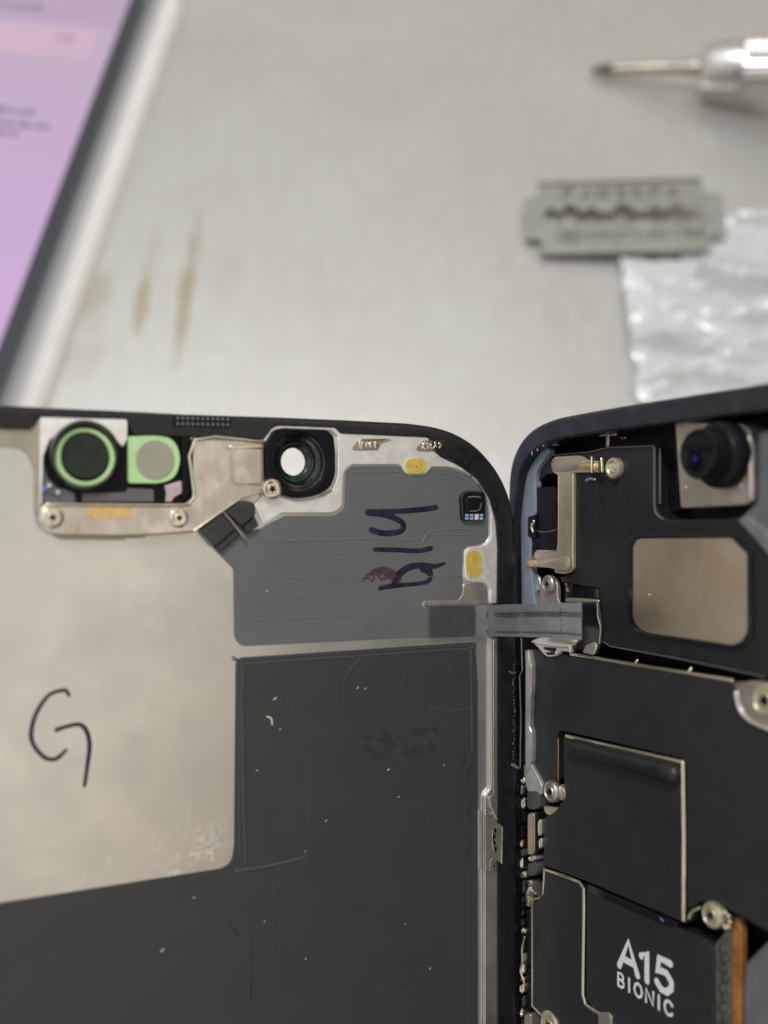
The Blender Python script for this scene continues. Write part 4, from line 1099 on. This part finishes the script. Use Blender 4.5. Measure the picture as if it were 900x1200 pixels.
    # processor cover with its lettering
    pc = pl(f, 'processor_cover', rt, [(687.5, 1040, 2), (790, 1086), (826, 1100, 4), (836, 1112, 3), (836, 1260), (718, 1260), (714, 1195), (695, 1183), (687, 1170)], -1.4, -.1, M['shield'], .08)
    pl(f, 'dark_strip', rt, [(688, 1036), (745, 1060), (795, 1081), (789, 1089), (740, 1067), (690, 1046)], -.4, .02, M['gloss_black'], .05)
    h = -.09
    A, B = V(L(722.5, 1134.5, h)), V(L(790.5, 1163, h))
    wd = (B - A).x
    hg = L(737, 1104, h)[1] - L(737, 1141, h)[1]
    base = (A.y + B.y) / 2
    ang = math.atan2(B.y - A.y, wd)
    print('A15 local', A, B, 'angle', math.degrees(ang), 'height', hg)
    me = Mesh()
    st = wd * .085
    def glyph(ch, x, w, y0, hgt, s_):
        for k_ in GL[ch]:
            me.tube([(A.x + x + u * w, base + y0 + v * hgt, h) for u, v in k_], s_ / 2, .008, 8, 0, True)
    hg2 = hg * .92
    glyph('A', wd * .05, wd * .33, 0, hg2, st); glyph('1', wd * .43, wd * .20, 0, hg2, st); glyph('5', wd * .70, wd * .26, 0, hg2, st)
    me.build('large_lettering', M['print_white'], pc)
    me = Mesh()
    y0 = L(757, 1166, h)[1] - base; hb = hg * .42
    x = 0.03
    for ch, w in (('B', .105), ('I', .05), ('O', .135), ('N', .125), ('I', .05), ('C', .125)):
        glyph(ch, wd * x, wd * w, y0 - hb * .5, hb, wd * .036)
        x += w + .068
    me.build('small_lettering', M['print_white'], pc)
    # board edge, orange flex and dark parts at the lower right
    be = pl(f, 'board_edge', rt, [(836.5, 1108, 2), (852, 1088, 2), (856, 1092), (856, 1260), (837, 1260)], -1.6, -.35, M['board'], .1)
    me = Mesh()
    for k in range(9):
        x, y = 846 + (k % 2) * 3, 1112 + k * 11.5
        c = L(x, y, -.2); me.lathe(c, [(.42, -.5), (.38, -.2), (.15, -.05)], 14)
    me.build('underfill_beads', M['bead'], be)
    pl(f, 'orange_flex', rt, [(857, 1076, 3), (864, 1074, 3), (869, 1090), (868, 1260), (853, 1260), (855, 1110)], -1.2, -.6, M['polymer'], .15)
    pl(f, 'black_module', rt, [(872, 1128), (900, 1100), (990, 1130), (990, 1260), (868, 1260), (868, 1150, 6)], -1.5, -.2, M['grey_plastic'], .5)
    screw(f, rt, 832, 1073, 15.5, -.3, M['champagne'], .8, False)
    me = Mesh()
    cc = L(848, 1078, .2)
    for k in range(8):
        a = k * .785
        me.lathe((cc[0] + .5 * math.cos(a), cc[1] + .6 * math.sin(a)), [(.22, -.3), (.2, .1), (.06, .2)], 10)
    me.build('solder_joint', M['nickel'], rt)
    tb(f, 'solder_joint', rt, [(808, 1076), (812, 1068), (820, 1064)], 4, .0, M['dull_metal'], .2, 3)
    tb(f, 'crumb', rt, [(774, 1076), (777, 1079)], 3, .0, M['chip_blue'], .05, 0)
    # boss with screw at the right edge
    bo = pl(f, 'screw_boss', rt, [(858, 799, 5), (880, 797), (960, 800), (960, 880), (905, 858, 6), (880, 846, 10), (866, 832, 10), (861, 812, 6)], -.8, .25, M['bracket'], .3)
    tb(f, 'boss_rim', bo, [(863, 812), (868, 832), (880, 845), (900, 854)], 6, .22, M['steel'], .25, 4)
    screw(f, rt, 895, 821, 21, .1, M['champagne'], .8, False)
    # column of tiny connectors between hinge edge and board
    sm = [  # x0 y0 x1 y1 h0 h1 material name
        (618, 914, 632, 922, -.9, .0, 'soft_steel', 'clip'), (617.5, 926, 632, 948, -1, .1, 'tape', 'gasket'), (618, 953, 625.5, 1001, -1, .3, 'copper_box', 'connector_box'),
        (626, 953, 629.5, 1000, -1, .1, 'black', 'connector_box'), (630, 961, 633.5, 979, -.8, .1, 'rim_metal', 'clip'), (631, 983, 634.5, 994, -.8, .1, 'nickel', 'clip'),
        (619, 1003, 627, 1009, -1, .1, 'soft_steel', 'clip'), (618, 1011, 629, 1026, -1, .1, 'tape', 'gasket'), (616, 1032, 622.5, 1062, -1, -.1, 'dull_metal', 'clip'),
        (616.5, 1066, 621, 1130, -1, -.1, 'black', 'gasket'), (616, 1136, 621, 1182, -1, -.1, 'black', 'gasket'), (614, 1188, 622, 1240, -1, -.1, 'dull_metal', 'clip'),
    ]
    rnd = random.Random(21)
    y = 912.0
    while y < 1196:                                        # fine contacts in the slot, no two alike
        hgt = rnd.uniform(4, 15)
        x0 = rnd.uniform(609, 611)
        w0 = rnd.uniform(2.2, 4.6)
        sm.append((x0, y, x0 + w0, y + hgt, -.7, rnd.uniform(-.25, .2), rnd.choice(('black', 'black', 'board', 'rim_metal', 'bronze', 'nickel', 'dull_metal', 'gloss_black')), rnd.choice(('spring_finger', 'contact_pin'))))
        if rnd.random() < .5:
            sm.append((x0 + w0 + .4, y + rnd.uniform(0, 4), x0 + w0 + rnd.uniform(1.5, 2.6), y + hgt - 1, -.7, rnd.uniform(-.3, .0), rnd.choice(('black', 'rim_metal', 'champagne', 'gloss_black')), 'contact_pin'))
        y += hgt + rnd.uniform(1, 5)
    for x0, y0, x1, y1, h0, h1, m_, nm in sm:
        h1 += .55 if x0 < 616 else .35
        w = (x1 - x0) * .25
        o = pl(f, nm, rt, [(x0, y0 + 1, w), (x1 - w, y0 - 1, w), (x1, y0 + 3, w), (x1, y1 - 2, w), (x1 - w * 1.5, y1 + 1, w), (x0, y1, w)], h0, h1, M[m_], .1)
        if m_ in ('nickel', 'rim_metal', 'bronze', 'soft_steel'):
            tb(f, 'bright_edge', o, [(x0 + 1, y0 + 2), (x0 + .6, (y0 + y1) / 2), (x0 + 1.4, y1 - 2)], 1.3, h1 + .02, M['nickel'], .05, 3)
    tb(f, 'curled_spring', rt, [(628, 1046, 5), (622, 1042, 7), (619, 1050, 6), (621, 1060, 4)], 6, .5, M['rim_metal'], .3, 4)
    tb(f, 'wire_edge', rt, [(615, 1098), (612, 1112), (612, 1128), (610, 1138), (614, 1150), (614, 1158)], 1.6, .8, M['rim_metal'], .08, 4)
    cc = L(645, 1203, .1); qq = f.mm(645, 1203, 0)
    screw(f, rt, 642, 1203, 17, -.2, M['champagne'], .5, False)
    # ------- front camera module
    cam = pl(f, 'camera_module', rt, [(791, 494, 2), (868, 496, 4), (879, 504, 6), (880.5, 586, 5), (874, 591.5, 5), (797.5, 595.5, 3)], -2.0, .35, M['dull_metal'], .10)
    tb(f, 'module_side', cam, [(880, 512), (881.5, 550), (882, 584)], 9, .1, M['bracket'], .35, 3)
    for x, y in ((803.5, 571), (867.5, 568)):
        c = L(x, y, .37); Mesh().lathe(c, [(.17, .3), (.16, .38), (.06, .42)], 12).build('dimple', M['nickel'], cam)
    cb = L(850, 533, .35)
    qq = f.mm(848, 533, 1.0)
    r1, r2 = 40 * qq, 29.5 * qq
    brl = Mesh().lathe(cb, [(r1 * 1.0, .3), (r1, 1.15), (r1 * .96, 1.35), (r1 * .86, 1.45), (r1 * .82, 1.5), (r2 * 1.06, 1.62), (r2 * 1.02, 1.8), (r2, 3.2), (r2 * .96, 3.35), (r2 * .9, 3.4), (r2 * .86, 3.34), (r2 * .6, 3.26)], 64, False).build('lens_barrel', M['black'], cam)
    Mesh().lathe(cb, [(r2 * .95, 3.1), (r2 * .88, 3.30), (r2 * .5, 3.34), (.01, 3.36)], 48).build('lens', M['lens'], cam)
    c = (cb[0] - r2 * .12, cb[1] - r2 * .18)
    Mesh().lathe(c, [(.24, 3.3), (.22, 3.36), (.1, 3.38)], 20).build('lens_coating', M['lens_blue'], cam)
body()

# ------------------------------------------------------------------ camera
cd = bpy.data.cameras.new('camera')
cam = bpy.data.objects.new('camera', cd)
C.objects.link(cam)
m = Matrix.Identity(4)
for i, v in enumerate((RIGHT, UP, -FWD)):
    for k in range(3): m[k][i] = v[k]
m[2][3] = CAMH * S
cam.matrix_world = m
cd.sensor_fit = 'VERTICAL'
cd.sensor_height = 36.0
cd.lens = 36.0 * F / 1200.0
cd.clip_start, cd.clip_end = .2, 1000
cd.dof.use_dof = True
cd.dof.focus_distance = 103.0 * S
cd.dof.aperture_fstop = 1e-3 * cd.lens / (2.1 * S)
bpy.context.scene.camera = cam

# ------------------------------------------------------------------ light
w = bpy.data.worlds.new('World')
bpy.context.scene.world = w
w.use_nodes = True
nt = w.node_tree
bg = nt.nodes['Background']
tc = N(nt, 'ShaderNodeTexCoord')
dt = N(nt, 'ShaderNodeVectorMath', operation='DOT_PRODUCT')
dt.inputs[1].default_value = (-.30, 0, .954)
nt.links.new(tc.outputs['Generated'], dt.inputs[0])
rampn = N(nt, 'ShaderNodeValToRGB')
nt.links.new(dt.outputs['Value'], rampn.inputs[0])
cr = rampn.color_ramp
cr.elements[0].position = .0; cr.elements[0].color = (.10, .085, .075, 1)
cr.elements[1].position = 1.0; cr.elements[1].color = (1.42, 1.46, 1.46, 1)
for p_, c_ in ((.13, (.40, .28, .20)), (.22, (.84, .60, .40)), (.29, (1.14, .94, .74)), (.37, (1.56, 1.60, 1.46)), (.45, (1.0, .96, .86)),  # pale lower band added to the surroundings to brighten the silver plate's reflection
               (.54, (.68, .63, .51)), (.66, (.83, .82, .75)), (.78, (1.26, 1.29, 1.28))):
    e = cr.elements.new(p_); e.color = (*c_, 1)
nt.links.new(rampn.outputs[0], bg.inputs[0])
bg.inputs[1].default_value = .74

def area(name, loc, aim, size, power, col=(1, .97, .93)):
    ld = bpy.data.lights.new(name, 'AREA')
    ld.shape = 'DISK'; ld.size = size; ld.energy = power; ld.color = col
    o = bpy.data.objects.new(name, ld)
    C.objects.link(o)
    o.location = loc
    o.rotation_euler = (V(aim) - V(loc)).to_track_quat('-Z', 'Y').to_euler()
    return o
area('bench_lamp', (-9, 19, 66), (0, 8, 2), 12, 22000)

sc = bpy.context.scene
sc.view_settings.view_transform = 'Standard'
sc.view_settings.look = 'None'
sc.view_settings.exposure = 0
sc.view_settings.gamma = 1
bpy.context.view_layer.update()
lo = min((o.matrix_world @ V(c)).z for o in sc.objects if o.type == 'MESH' and o.parent and o.parent.name in ('phone_display', 'phone_chassis') for c in o.bound_box)
print('lowest phone z', lo)
